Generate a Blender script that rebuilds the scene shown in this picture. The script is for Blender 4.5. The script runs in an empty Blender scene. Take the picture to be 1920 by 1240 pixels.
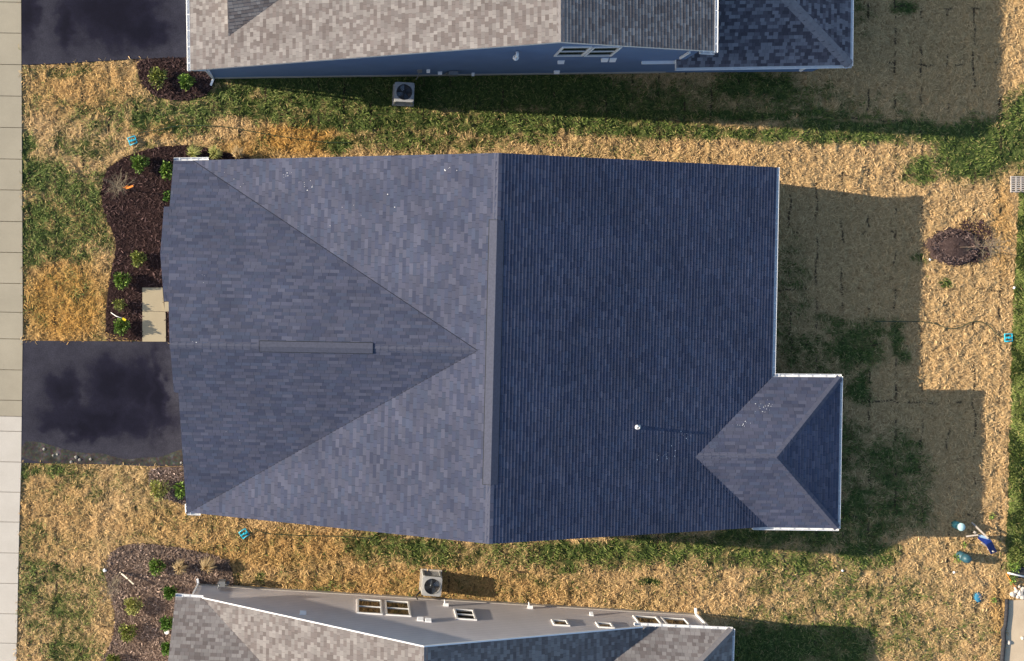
import bpy, bmesh, math, random
import numpy as np
from mathutils import Vector, Matrix
random.seed(7); rng = np.random.default_rng(11)
S = bpy.context.scene
COL = S.collection

# ------------------------------------------------------------------ survey
# The place was surveyed from the photograph: a straight-down view from 40 m.
H, F, NX, NY = 40.0, 1840.0, 670.0, 490.0
def gp(u, v, z=0.0):
    k = (H - z) / F
    return Vector(((u - NX) * k, -(v - NY) * k, z))
class Plane:
    def __init__(s, a, b, c):
        n = (b - a).cross(c - a).normalized()
        if n.z < 0: n = -n
        s.n, s.o = n, a.copy()
    def hit(s, u, v):
        d = Vector(((u - NX) / F, -(v - NY) / F, -1.0)); c = Vector((0, 0, H))
        return c + d * ((s.o - c).dot(s.n) / d.dot(s.n))
    def zat(s, x, y):
        return s.o.z - (s.n.x * (x - s.o.x) + s.n.y * (y - s.o.y)) / s.n.z
    def up(s, p, h): return p + s.n * h
class VPlane:   # vertical wall plane through two ground points
    def __init__(s, a, b):
        s.a = Vector((a.x, a.y, 0)); d = Vector((b.x - a.x, b.y - a.y, 0)); s.len = d.length
        s.d = d.normalized(); s.n = Vector((s.d.y, -s.d.x, 0))
    def face(s, toward):
        if (toward - s.a).dot(s.n) < 0: s.n = -s.n
        return s
    def hit(s, u, v):
        d = Vector(((u - NX) / F, -(v - NY) / F, -1.0)); c = Vector((0, 0, H))
        p = c + d * ((s.a - c).dot(s.n) / d.dot(s.n))
        return (p - s.a).dot(s.d), p.z
    def at(s, t, z, o=0.0): return s.a + s.d * t + s.n * o + Vector((0, 0, z))

# ------------------------------------------------------------------ nodes
def nmat(name, rough=0.8, spec=0.3):
    m = bpy.data.materials.new(name); m.use_nodes = True
    nt = m.node_tree; b = nt.nodes['Principled BSDF']
    b.inputs['Roughness'].default_value = rough
    b.inputs['Specular IOR Level'].default_value = spec
    return m, nt, b
def N(nt, t, **kw):
    n = nt.nodes.new(t)
    for k, v in kw.items():
        if k.startswith('i_'):
            key = k[2:]
            n.inputs[int(key) if key.isdigit() else key].default_value = v
        else: setattr(n, k, v)
    return n
def L(nt, a, b): nt.links.new(a, b)
def rgba(c): return (c[0], c[1], c[2], 1)
def ramp(nt, fac, stops, interp='LINEAR'):
    r = N(nt, 'ShaderNodeValToRGB'); cr = r.color_ramp; cr.interpolation = interp
    while len(cr.elements) < len(stops): cr.elements.new(0.5)
    for e, (p, c) in zip(cr.elements, stops): e.position = p; e.color = rgba(c)
    L(nt, fac, r.inputs[0]); return r.outputs[0]
def mix(nt, fac, a, b, mode='MIX'):
    n = N(nt, 'ShaderNodeMix', data_type='RGBA', blend_type=mode)
    for sock, val in ((n.inputs[0], fac), (n.inputs[6], a), (n.inputs[7], b)):
        if hasattr(val, 'is_linked') or hasattr(val, 'links'): L(nt, val, sock)
        elif isinstance(val, (int, float)): sock.default_value = val
        else: sock.default_value = rgba(val)
    return n.outputs[2]
def math_(nt, op, a, b=None, c=None):
    n = N(nt, 'ShaderNodeMath', operation=op)
    for i, val in enumerate((a, b, c)):
        if val is None: continue
        if isinstance(val, (int, float)): n.inputs[i].default_value = val
        else: L(nt, val, n.inputs[i])
    return n.outputs[0]
def noise(nt, vec, scale, detail=3, rough=0.55, dist=0.0):
    n = N(nt, 'ShaderNodeTexNoise'); n.inputs['Scale'].default_value = scale
    n.inputs['Detail'].default_value = detail; n.inputs['Roughness'].default_value = rough
    n.inputs['Distortion'].default_value = dist
    if vec is not None: L(nt, vec, n.inputs['Vector'])
    return n.outputs['Fac']
def pos(nt): return N(nt, 'ShaderNodeNewGeometry').outputs['Position']
def bump(nt, bsdf, h, strength, dist=0.01):
    b = N(nt, 'ShaderNodeBump'); b.inputs['Strength'].default_value = strength
    b.inputs['Distance'].default_value = dist
    L(nt, h, b.inputs['Height']); L(nt, b.outputs[0], bsdf.inputs['Normal'])

def plain(name, col, rough=0.6, var=0.12, scale=9.0, spec=0.3, metal=0.0):
    m, nt, b = nmat(name, rough, spec); p = pos(nt)
    f = noise(nt, p, scale, 4)
    lo = [c * (1 - var) for c in col]; hi = [min(1, c * (1 + var)) for c in col]
    L(nt, ramp(nt, f, [(0.3, lo), (0.7, hi)]), b.inputs['Base Color'])
    b.inputs['Metallic'].default_value = metal
    return m
def glassy(name, col):
    m, nt, b = nmat(name, 0.06, 0.6); b.inputs['Base Color'].default_value = rgba(col); return m

def shingle(name, tones, ex, grain=0.25, bumpd=0.006, width=3.6, streak=0.12):
    m, nt, b = nmat(name, 0.92, 0.12)
    uv = N(nt, 'ShaderNodeUVMap').outputs[0]
    sp = N(nt, 'ShaderNodeSeparateXYZ'); L(nt, uv, sp.inputs[0])
    row = math_(nt, 'FLOOR', math_(nt, 'DIVIDE', sp.outputs[1], ex))
    w = math_(nt, 'ADD', math_(nt, 'MULTIPLY', sp.outputs[0], width), math_(nt, 'MULTIPLY', row, 37.37))
    vo = N(nt, 'ShaderNodeTexVoronoi', voronoi_dimensions='1D', feature='F1'); vo.inputs['Scale'].default_value = 1.0
    L(nt, w, vo.inputs['W'])
    tone = N(nt, 'ShaderNodeSeparateColor'); L(nt, vo.outputs['Color'], tone.inputs[0])
    n = len(tones)
    col = ramp(nt, tone.outputs[0], [(i / n, t) for i, t in enumerate(tones)], 'CONSTANT')
    # every tab a shade of its own as well
    col = mix(nt, 1.0, col, ramp(nt, tone.outputs[1], [(0, (.86,) * 3), (1, (1.12,) * 3)]), 'MULTIPLY')
    g = noise(nt, uv, 160, 2)
    col = mix(nt, grain, col, ramp(nt, g, [(0.3, (0.55,) * 3), (0.7, (1.35,) * 3)]), 'MULTIPLY')
    p = pos(nt)
    s = noise(nt, p, 0.55, 4, 0.6)
    col = mix(nt, 1.0, col, ramp(nt, s, [(0.3, (1 - streak,) * 3), (0.7, (1 + streak,) * 3)]), 'MULTIPLY')
    # thin gap between tabs
    ed = N(nt, 'ShaderNodeTexVoronoi', voronoi_dimensions='1D', feature='DISTANCE_TO_EDGE'); ed.inputs['Scale'].default_value = 1.0
    L(nt, w, ed.inputs['W'])
    gap = math_(nt, 'LESS_THAN', ed.outputs['Distance'], 0.035)
    col = mix(nt, math_(nt, 'MULTIPLY', gap, 0.45), col, [c * 0.35 for c in tones[0]])
    L(nt, col, b.inputs['Base Color'])
    h = math_(nt, 'ADD', math_(nt, 'MULTIPLY', math_(nt, 'ROUND', tone.outputs[2]), 0.8), math_(nt, 'MULTIPLY', g, 0.35))
    bump(nt, b, h, 0.5, bumpd)
    return m

def siding(name, col):
    m, nt, b = nmat(name, 0.7, 0.25); p = pos(nt)
    sp = N(nt, 'ShaderNodeSeparateXYZ'); L(nt, p, sp.inputs[0])
    fr = math_(nt, 'FRACT', math_(nt, 'DIVIDE', sp.outputs[2], 0.18))
    f = noise(nt, p, 1.2, 4)
    c = ramp(nt, f, [(0.3, [x * .93 for x in col]), (0.7, [x * 1.06 for x in col])])
    c = mix(nt, math_(nt, 'MULTIPLY', math_(nt, 'LESS_THAN', fr, 0.07), 0.6), c, [x * .5 for x in col])
    L(nt, c, b.inputs['Base Color'])
    bump(nt, b, math_(nt, 'SUBTRACT', 1.0, fr), 0.3, 0.006)
    return m

MAIN_EX, NB_EX = 0.130, 0.130
M = {}
M['shingle_main'] = shingle('charcoal_blue_shingle', [(0.0666, 0.0752, 0.1161), (0.0654, 0.0787, 0.1239), (0.0755, 0.0821, 0.1239), (0.0575, 0.0671, 0.1096), (0.0835, 0.0915, 0.1337)], MAIN_EX, 0.4, 0.005, 3.2)
M['shingle_taupe'] = shingle('weathered_taupe_shingle', [(0.1484, 0.1296, 0.126), (0.2279, 0.2133, 0.2072), (0.159, 0.1404, 0.1372), (0.2385, 0.2241, 0.2184), (0.1749, 0.1593, 0.1568), (0.2014, 0.1863, 0.182)], NB_EX, 0.3, 0.004, 5.2, .07)
M['shingle_grey'] = shingle('weathered_grey_shingle', [(0.0744, 0.0686, 0.0837), (0.168, 0.1642, 0.1863), (0.0864, 0.0809, 0.0972), (0.1872, 0.1837, 0.2052), (0.1152, 0.1078, 0.1269)], NB_EX, 0.3, 0.004, 5.2, .07)
M['cap_main'] = plain('charcoal_ridge_shingle', (.074,.081,.118), 0.92, .10, 7)
M['cap_taupe'] = plain('taupe_ridge_shingle', (.19,.178,.18), 0.92, .14, 7)
M['cap_grey'] = plain('grey_ridge_shingle', (.20,.19,.205), 0.92, .14, 7)  # lighter than its roof: a sunlit strip painted along the shaded hip
M['vent_plastic'] = plain('ridge_vent_shingle', (.069,.076,.110), .9, .12, 12)
M['white'] = plain('white_painted_metal', (.80,.81,.82), .35, .04, 5, .5)
M['white_vinyl'] = plain('white_vinyl', (.80,.80,.79), .4, .04, 5, .4)
M['siding_main'] = siding('slate_siding', (.16,.19,.25))
M['siding_blue'] = siding('blue_grey_siding', (.125,.20,.35))
M['siding_greige'] = siding('greige_siding', (.66,.62,.62))
M['foundation'] = plain('poured_foundation', (.40,.37,.33), .9, .1, 4)
M['glass'] = glassy('window_glass', (.015,.018,.022))
M['dark'] = plain('dark_plastic', (.02,.022,.025), .5, .2, 10)
M['grey_metal'] = plain('grey_metal', (.22,.23,.24), .4, .1, 10, .5, .3)
M['ac_metal'] = plain('air_conditioner_paint', (.34,.345,.345), .45, .06, 6, .4)
M['ac_dark'] = plain('condenser_fin', (.10,.09,.085), .55, .2, 30)
M['chrome'] = plain('fan_blade_metal', (.16,.18,.20), .3, .1, 6, .5, .7)
M['turq'] = plain('turquoise_plastic', (.02,.42,.58), .4, .15, 12, .5)
M['hose'] = plain('dark_green_hose', (.03,.055,.03), .5, .2, 5)
M['teal'] = plain('pale_teal_plastic', (.10,.33,.34), .5, .1, 9)
M['teal_lid'] = plain('pale_mint_lid', (.50,.72,.68), .5, .05, 9)
M['pedestal'] = plain('blue_green_plastic', (.02,.075,.10), .5, .15, 9, .5)
M['blue'] = plain('royal_blue_plastic', (.012,.03,.17), .4, .15, 9, .4)
M['blue_pale'] = plain('faded_blue_plastic', (.22,.33,.46), .5, .1, 9)
M['valve'] = plain('blue_lid_plastic', (.04,.20,.33), .7, .2, 20)
M['timber'] = plain('weathered_timber', (.36,.32,.28), .85, .15, 14)
M['bark'] = plain('sapling_bark', (.085,.062,.048), .9, .25, 25)
M['bark_pale'] = plain('wrapped_bark', (.62,.55,.44), .9, .12, 25)
M['twig'] = plain('dry_twig', (.17,.14,.10), .9, .3, 9)
M['orange'] = plain('orange_ribbon', (.72,.22,.03), .6, .1, 9)
M['yellow'] = plain('yellow_plastic', (.75,.60,.02), .5, .1, 9)
M['stone'] = plain('pale_stone', (.55,.50,.44), .9, .2, 9)
M['crumb'] = plain('concrete_crumb', (.24, .23, .21), .95, .3, 20)
M['valley'] = plain('valley_shingle_edge', (.022, .025, .038), .95, .2, 8)
M['iron'] = plain('galvanised_grate', (.42,.38,.34), .6, .15, 15)
M['sock'] = plain('black_filter_fabric', (.03,.03,.035), .9, .4, 16)
M['garage'] = plain('garage_door_paint', (.55,.54,.52), .5, .05, 4)

# ------------------------------------------------------------------ object helpers
def tag(o, label=None, cat=None, group=None, kind=None):
    if label: o['label'] = label
    if cat: o['category'] = cat
    if group: o['group'] = group
    if kind: o['kind'] = kind
    return o
def empty(name, loc, label, cat, group=None, rz=0.0):
    o = bpy.data.objects.new(name, None); COL.objects.link(o)
    o.location = loc; o.rotation_euler = (0, 0, rz); o.empty_display_size = .3
    return tag(o, label, cat, group)
class MB:
    """collects faces; build() links them as ONE mesh object"""
    def __init__(s): s.v, s.f, s.uv, s.sm = [], [], [], []
    def face(s, pts, uvs=None, smooth=False):
        i = len(s.v); s.v += [tuple(p) for p in pts]; s.f.append(tuple(range(i, i + len(pts))))
        s.uv.append(uvs); s.sm.append(smooth)
    def box(s, c, size, rot=None):
        c = Vector(c); hx, hy, hz = size[0] / 2, size[1] / 2, size[2] / 2
        P = [Vector((x, y, z)) for x in (-hx, hx) for y in (-hy, hy) for z in (-hz, hz)]
        if rot is not None: P = [rot @ p for p in P]
        P = [p + c for p in P]
        for q in ((0,1,3,2), (4,6,7,5), (0,4,5,1), (2,3,7,6), (0,2,6,4), (1,5,7,3)): s.face([P[i] for i in q])
    def bar(s, a, b, w, h, upv=Vector((0, 0, 1))):
        a, b = Vector(a), Vector(b); d = (b - a); ln = d.length
        if ln < 1e-6: return
        d.normalize(); x = d.cross(upv)
        if x.length < 1e-4: x = d.cross(Vector((1, 0, 0)))
        x.normalize(); y = x.cross(d)
        q = [(-w/2, -h/2), (w/2, -h/2), (w/2, h/2), (-w/2, h/2)]
        A = [a + x * i + y * j for i, j in q]; B = [b + x * i + y * j for i, j in q]
        for k in range(4): s.face([A[k], A[(k+1) % 4], B[(k+1) % 4], B[k]])
        s.face(A[::-1]); s.face(B)
    def tube(s, pts, r, n=8, caps=True):
        pts = [Vector(p) for p in pts]; rr = r if isinstance(r, (list, tuple)) else [r] * len(pts)
        rings = []; ref = Vector((0.3, 0.2, 1)).normalized()
        for i, p in enumerate(pts):
            d = (pts[min(i+1, len(pts)-1)] - pts[max(i-1, 0)])
            if d.length < 1e-9: d = Vector((0, 0, 1))
            d.normalize(); x = d.cross(ref)
            if x.length < .05: x = d.cross(Vector((1, 0, 0)))
            x.normalize(); y = d.cross(x)
            rings.append([p + (x * math.cos(2*math.pi*k/n) + y * math.sin(2*math.pi*k/n)) * rr[i] for k in range(n)])
        for a, b in zip(rings, rings[1:]):
            for k in range(n): s.face([a[k], a[(k+1) % n], b[(k+1) % n], b[k]], smooth=True)
        if caps: s.face(rings[0][::-1]); s.face(rings[-1])
    def lathe(s, prof, c=(0, 0, 0), n=24, cap=True):
        c = Vector(c); rings = [[c + Vector((r * math.cos(2*math.pi*k/n), r * math.sin(2*math.pi*k/n), z)) for k in range(n)] for r, z in prof]
        for a, b in zip(rings, rings[1:]):
            for k in range(n): s.face([a[k], a[(k+1) % n], b[(k+1) % n], b[k]], smooth=True)
        if cap: s.face(rings[-1]); s.face(rings[0][::-1])
    def prism(s, poly, z0, z1):
        n = len(poly); lo = [Vector((p[0], p[1], z0)) for p in poly]; hi = [Vector((p[0], p[1], z1)) for p in poly]
        for k in range(n): s.face([lo[k], lo[(k+1) % n], hi[(k+1) % n], hi[k]])
        s.face(hi); s.face(lo[::-1])
    def build(s, name, mat, parent=None, off=None, weld=True):
        off = Vector(off) if off is not None else Vector((0, 0, 0))
        me = bpy.data.meshes.new(name)
        me.from_pydata([tuple(Vector(v) - off) for v in s.v], [], s.f)
        if any(u is not None for u in s.uv):
            lay = me.uv_layers.new(name='UVMap'); d = lay.data; li = 0
            for f, u in zip(s.f, s.uv):
                for k in range(len(f)):
                    if u is not None: d[li].uv = u[k]
                    li += 1
        me.polygons.foreach_set('use_smooth', s.sm)
        if weld and not any(u is not None for u in s.uv):
            bm = bmesh.new(); bm.from_mesh(me); bmesh.ops.remove_doubles(bm, verts=bm.verts, dist=1e-5)
            bmesh.ops.recalc_face_normals(bm, faces=bm.faces); bm.to_mesh(me); bm.free()
        me.materials.append(mat); me.update()
        o = bpy.data.objects.new(name, me); COL.objects.link(o)
        if parent is not None: o.parent = parent
        return o
def copy_tree(o, parent=None):
    c = o.copy(); COL.objects.link(c); c.parent = parent
    for ch in list(o.children): copy_tree(ch, c)
    return c

# ------------------------------------------------------------------ roofs
def clip_v(poly, v0, keep_ge):
    out = []
    for i in range(len(poly)):
        a, b = poly[i], poly[(i+1) % len(poly)]
        ia = (a[1] >= v0) if keep_ge else (a[1] <= v0); ib = (b[1] >= v0) if keep_ge else (b[1] <= v0)
        if ia: out.append(a)
        if ia != ib:
            t = (v0 - a[1]) / (b[1] - a[1]); out.append((a[0] + t * (b[0] - a[0]), v0))
    return out
def slope(mb, plane, pix, ex, th=0.012, lift=0.0):
    """one shingled slope as overlapping courses: every course is a real step of its own"""
    n = plane.n; dn = Vector((n.x * n.z, n.y * n.z, -(n.x**2 + n.y**2))).normalized()   # steepest way down
    eu = n.cross(dn); o = Vector((plane.o.x, plane.o.y, plane.o.z)) + n * lift
    P = [plane.hit(*q) if not isinstance(q, Vector) else q for q in pix]
    Q = [((p - plane.o).dot(eu), (p - plane.o).dot(dn)) for p in P]
    base = min(q[1] for q in Q); top = max(q[1] for q in Q)
    k0, k1 = math.floor(base / ex), math.ceil(top / ex)
    for k in range(k0, k1):
        a, b = k * ex, (k + 1) * ex
        pl = clip_v(clip_v(Q, a, True), b, False)
        cl = []
        for q in pl:
            if not cl or abs(q[0]-cl[-1][0]) + abs(q[1]-cl[-1][1]) > 1e-5: cl.append(q)
        if len(cl) > 1 and abs(cl[0][0]-cl[-1][0]) + abs(cl[0][1]-cl[-1][1]) < 1e-5: cl.pop()
        if len(cl) < 3: continue
        pts = [o + eu * q[0] + dn * q[1] + n * (th * (q[1] - a) / ex + .001) for q in cl]
        uvs = [(q[0] + 200, q[1] + 100 * ex * 10) for q in cl]
        nn = (pts[1]-pts[0]).cross(pts[2]-pts[0])
        if nn.dot(n) < 0: pts.reverse(); uvs.reverse()
        mb.face(pts, uvs)
        low = [q for q in cl if abs(q[1] - b) < 1e-5]
        if len(low) >= 2:
            x0, x1 = min(q[0] for q in low), max(q[0] for q in low)
            A, B = o + eu * x0 + dn * b, o + eu * x1 + dn * b
            mb.face([A - n*.004, B - n*.004, B + n * (th+.001), A + n * (th+.001)], [(x0+200, b-.002+1000*ex), (x1+200, b-.002+1000*ex), (x1+200, b-.002+1000*ex), (x0+200, b-.002+1000*ex)])
    return P
def slab(mb, P, depth=0.16):
    """the boards under a slope: soffit and fascia all round"""
    lo = [Vector((p.x, p.y, p.z - depth)) for p in P]; hi = [Vector((p.x, p.y, p.z - .006)) for p in P]
    for k in range(len(P)): mb.face([hi[k], hi[(k+1) % len(P)], lo[(k+1) % len(P)], lo[k]])
    mb.face(lo)
def cap(mb, a, b, pa, pb, w=0.15, h=0.02, seg=True):
    """folded cap along a ridge or hip between two slopes"""
    d = (b - a).normalized()
    def side(pl, other):
        s = pl.n.cross(d).normalized()
        return s if s.dot(other.n) < 0 else -s     # down its own slope, away from the other one
    s1, s2 = side(pa, pb), side(pb, pa)
    up = (pa.n + pb.n).normalized()
    ln = (b - a).length; n = max(1, int(ln / .28)) if seg else 1
    for i in range(n):
        p, q = a + d * (ln * i / n), a + d * (ln * (i + 1) / n)
        ta, tb = (h * .6 if seg else h), h
        for s, pl in ((s1, pa), (s2, pb)):
            A, B = p + up * ta, q + up * tb
            C, D = q + s * w + pl.n * tb, p + s * w + pl.n * ta
            mb.face([A, B, C, D]); mb.face([D, C, C - pl.n * (tb+.01), D - pl.n * (ta+.01)])
            mb.face([B, q, q + s * w, C])
            if i == 0: mb.face([A, D, p + s * w, p])
def gutter(a, b, out, par, off, name='gutter'):
    m = MB(); out = Vector((out[0], out[1], 0)).normalized()
    prof = [(0, -.005), (0, -.125), (.10, -.125), (.125, -.02), (.115, -.012), (.105, -.022), (.094, -.115), (.010, -.115), (.010, -.005)]
    A = [a + out * o + Vector((0, 0, z)) for o, z in prof]; B = [b + out * o + Vector((0, 0, z)) for o, z in prof]
    n = len(prof)
    for k in range(n): m.face([A[k], A[(k+1) % n], B[(k+1) % n], B[k]])
    for E in (a, b):
        Z = Vector((0, 0, 1)); m.face([E - Z*.005, E - Z*.125, E + out*.10 - Z*.125, E + out*.125 - Z*.02])
    d = b - a; k = max(1, int(d.length / .62))
    for i in range(k + 1):
        c = a + d * (i + .5) / (k + 1); m.bar(c + Vector((0, 0, -.016)), c + out * .12 + Vector((0, 0, -.018)), .03, .008)
    return m.build(name, M['white'], par, off, weld=False)
def downspout(pts, par, off):
    m = MB()
    for p, q in zip(pts, pts[1:]): m.bar(p, q, .085, .065)
    return m.build('downspout', M['white'], par, off)
def wallrun(mb, a, b, roofz, drop=.06, z0=0.0, step=.25):
    d = b - a; n = max(2, int(Vector((d.x, d.y)).length / step))
    P = [a + d * (i / n) for i in range(n + 1)]
    for p, q in zip(P, P[1:]):
        mb.face([Vector((p.x, p.y, z0)), Vector((q.x, q.y, z0)), Vector((q.x, q.y, roofz(q.x, q.y) - drop)), Vector((p.x, p.y, roofz(p.x, p.y) - drop))])
def window(wp, s0, s1, z0, z1, par, off, split=True, name='window'):
    f = MB(); w = .07; o = .035
    def bx(sa, sb, za, zb, d0, d1, mb):
        C = [wp.at(sa, za, d0), wp.at(sb, za, d0), wp.at(sb, zb, d0), wp.at(sa, zb, d0)]
        E = [wp.at(sa, za, d1), wp.at(sb, za, d1), wp.at(sb, zb, d1), wp.at(sa, zb, d1)]
        for k in range(4): mb.face([C[k], C[(k+1)%4], E[(k+1)%4], E[k]])
        mb.face(E); mb.face(C[::-1])
    bx(s0, s1, z0, z0+w, .002, .05, f); bx(s0, s1, z1-w, z1, .002, .05, f)
    bx(s0, s0+w, z0+w, z1-w, .002, .05, f); bx(s1-w, s1, z0+w, z1-w, .002, .05, f)
    if split: bx(s0+w, s1-w, (z0+z1)/2-.025, (z0+z1)/2+.025, .006, .04, f)
    fo = f.build(name, M['white_vinyl'], par, off)
    g = MB(); bx(s0+w, s1-w, z0+w, z1-w, .003, .012, g); g.build('pane', M['glass'], fo, off)
    return fo
def wallbox(wp, s, z, w, h, d, mat, par, off, name='wall_vent', slope_top=True):
    m = MB(); t = .35 * d if slope_top else d
    C = [wp.at(s-w/2, z-h/2, .002), wp.at(s+w/2, z-h/2, .002), wp.at(s+w/2, z+h/2, .002), wp.at(s-w/2, z+h/2, .002)]
    E = [wp.at(s-w/2*.92, z-h/2*.92, d), wp.at(s+w/2*.92, z-h/2*.92, d), wp.at(s+w/2*.92, z+h/2*.92, t), wp.at(s-w/2*.92, z+h/2*.92, t)]
    for k in range(4): m.face([C[k], C[(k+1)%4], E[(k+1)%4], E[k]])
    m.face(E); return m.build(name, mat, par, off)

# ================================================================== MAIN HOUSE
ZE, ZR = 2.5, 5.75
B_, C_ = gp(935, 287, ZR), gp(917, 1020, ZR)
PLl = Plane(gp(362, 301, ZE), B_, C_)
PLr = Plane(B_, C_, gp(1456, 314, ZE))
R1 = PLl.hit(895, 657); ZF = R1.z
R0 = gp(318, 647, ZF)
PFu = Plane(R0, R1, PLl.hit(362, 301)); PFl = Plane(R0, R1, PLl.hit(353, 961))
ho = gp(900, 650, 0)
house = empty('ranch_house', ho, 'middle ranch house under a whole charcoal blue shingle roof with white gutters', 'house', 'ranch houses')
rf = MB()
slope(rf, PLl, [(362, 301), (935, 287), (917, 1020), (353, 961), (895, 657)][:2] + [(926, 657), (895, 657)], MAIN_EX)
slope(rf, PLl, [(926, 657), (917, 1020), (353, 961), (895, 657)], MAIN_EX)
slope(rf, PLr, [(935, 287), (1456, 314), (1440, 988), (917, 1020)], MAIN_EX, th=.015, lift=.010)
slope(rf, PFu, [(325.5, 301), (362, 301), (895, 657), (318, 647), (316, 565), (318, 387)], MAIN_EX)
slope(rf, PFl, [(319, 648), (895, 657), (353, 961), (350, 961), (334.5, 737), (326, 735)], MAIN_EX)
# porch roof at the back, hipped
gE = PLr.hit(1448, 706); zP = 2.5
pk = PLr.hit(1303, 857)
PPu = Plane(gp(1448, 707, zP), gp(1575, 708, zP), pk)
pk2 = Vector((0, 0, 0)); pk2 = gp(1456, 858, pk.z)
PPl = Plane(gp(1418, 988, zP), gp(1570, 990, zP), pk)
PPr = Plane(gp(1575, 708, zP), gp(1570, 990, zP), pk2)
slope(rf, PPu, [(1303, 857), (1448, 707), (1575, 708), (1456, 858)], MAIN_EX, lift=.012)
slope(rf, PPl, [(1303, 857), (1456, 858), (1570, 990), (1418, 988)], MAIN_EX, lift=.012)
slope(rf, PPr, [(1456, 858), (1575, 708), (1570, 990)], MAIN_EX, lift=.012)
# small nested gable over the front bay
zb = PFu.hit(307, 388).z; zk = PFu.hit(300.5, 476).z
PBu = Plane(PFu.hit(307, 388), PFu.hit(300.5, 476), PFu.hit(340, 476))
bk = PFu.hit(300.5, 476); bk2 = PFu.hit(345, 476)
PBl = Plane(bk, bk2, gp(307.5, 565, zb))
slope(rf, PFu, [(307.5, 388), (322, 388), (322, 476), (300.5, 476)], MAIN_EX, lift=.0015)
slope(rf, PBl, [(300.5, 476), (322, 476), (322, 565), (307.5, 565)], MAIN_EX)
roof = rf.build('roof', M['shingle_main'], house, ho, weld=False)
fb = MB()
slab(fb, [PLl.hit(*q) for q in ((362, 301), (935, 287), (917, 1020), (353, 961))][:4])
slab(fb, [PLr.hit(*q) for q in ((935, 287), (1456, 314), (1440, 988), (917, 1020))])
slab(fb, [PFu.hit(*q) for q in ((325.5, 301), (362, 301), (895, 657), (318, 647), (316, 565), (318, 387))])
slab(fb, [PFl.hit(*q) for q in ((319, 648), (895, 657), (353, 961), (350, 961), (334.5, 737), (326, 735))])
slab(fb, [PPu.hit(*q) for q in ((1303, 857), (1448, 707), (1575, 708), (1456, 858))])
slab(fb, [PPl.hit(*q) for q in ((1303, 857), (1456, 858), (1570, 990), (1418, 988))])
slab(fb, [PPr.hit(*q) for q in ((1456, 858), (1575, 708), (1570, 990))])
slab(fb, [PFu.hit(*q) for q in ((307.5, 388), (322, 388), (322, 476), (300.5, 476))], .1)
slab(fb, [PBl.hit(*q) for q in ((300.5, 476), (322, 476), (322, 565), (307.5, 565))], .1)
fb.build('fascia', M['white'], house, ho, weld=False)
def part_cap(pairs, mat, name='ridge_cap', w=.15, h=.012, par=None, off=None):
    m = MB()
    for a, b, p, q in pairs: cap(m, a, b, p, q, w, h, name == 'ridge_cap')
    return m.build(name, mat, par, off, weld=False)
part_cap([(B_, C_, PLl, PLr)], M['cap_main'], par=roof, off=ho, w=.16)
part_cap([(R0, R1, PFu, PFl)], M['cap_main'], par=roof, off=ho, w=.15)
part_cap([(pk + Vector((0,0,.012)), pk2 + Vector((0,0,.012)), PPu, PPl), (pk2 + Vector((0,0,.012)), gp(1575, 708, zP) + Vector((0,0,.02)), PPu, PPr), (pk2 + Vector((0,0,.012)), gp(1570, 990, zP) + Vector((0,0,.02)), PPl, PPr)], M['cap_main'], par=roof, off=ho, w=.14)
# cut edge of the closed valleys
def valley(a, b, pl, par, off, w=.022):
    m = MB(); dd = (b - a).normalized(); sd_ = pl.n.cross(dd).normalized() * w; nn = pl.n * .016
    m.face([a + nn, b + nn, b + nn + sd_, a + nn + sd_]); m.face([a + nn - pl.n * .03, b + nn - pl.n * .03, b + nn, a + nn]); return m.build('valley_edge', M['valley'], par, off, weld=False)
valley(R1, PLl.hit(362, 301), PFu, roof, ho); valley(R1, PLl.hit(353, 961), PFl, roof, ho)
valley(pk, gp(1448, 707, zP), PPu, roof, ho); valley(pk, PLr.hit(1418, 985), PPl, roof, ho)
# raised ridge vents
def on_seg(a, b, t): return a + (b - a) * t
part_cap([(on_seg(B_, C_, (413-287)/733), on_seg(B_, C_, (909-287)/733), PLl, PLr)], M['vent_plastic'], 'ridge_vent', .26, .03, roof, ho)
part_cap([(on_seg(R0, R1, (487-318)/577), on_seg(R0, R1, (699-318)/577), PFu, PFl)], M['vent_plastic'], 'ridge_vent', .185, .04, roof, ho)
part_cap([(on_seg(B_, C_, (412-287)/733), on_seg(B_, C_, (910-287)/733), PLl, PLr)], M['dark'], 'vent_slot', .285, .016, roof, ho)
part_cap([(on_seg(R0, R1, (486-318)/577), on_seg(R0, R1, (700-318)/577), PFu, PFl)], M['dark'], 'vent_slot', .22, .014, roof, ho)
# plumbing vent pipe standing on the back slope
vb = PLr.hit(1194, 801)
m = MB(); m.lathe([(.16, 0), (.09, .04), (.07, .10), (.055, .11), (.055, .21), (.042, .21), (.042, .08)], (vb.x, vb.y, vb.z - .03), 16)
m.build('vent_pipe', M['white_vinyl'], roof, ho)
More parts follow.
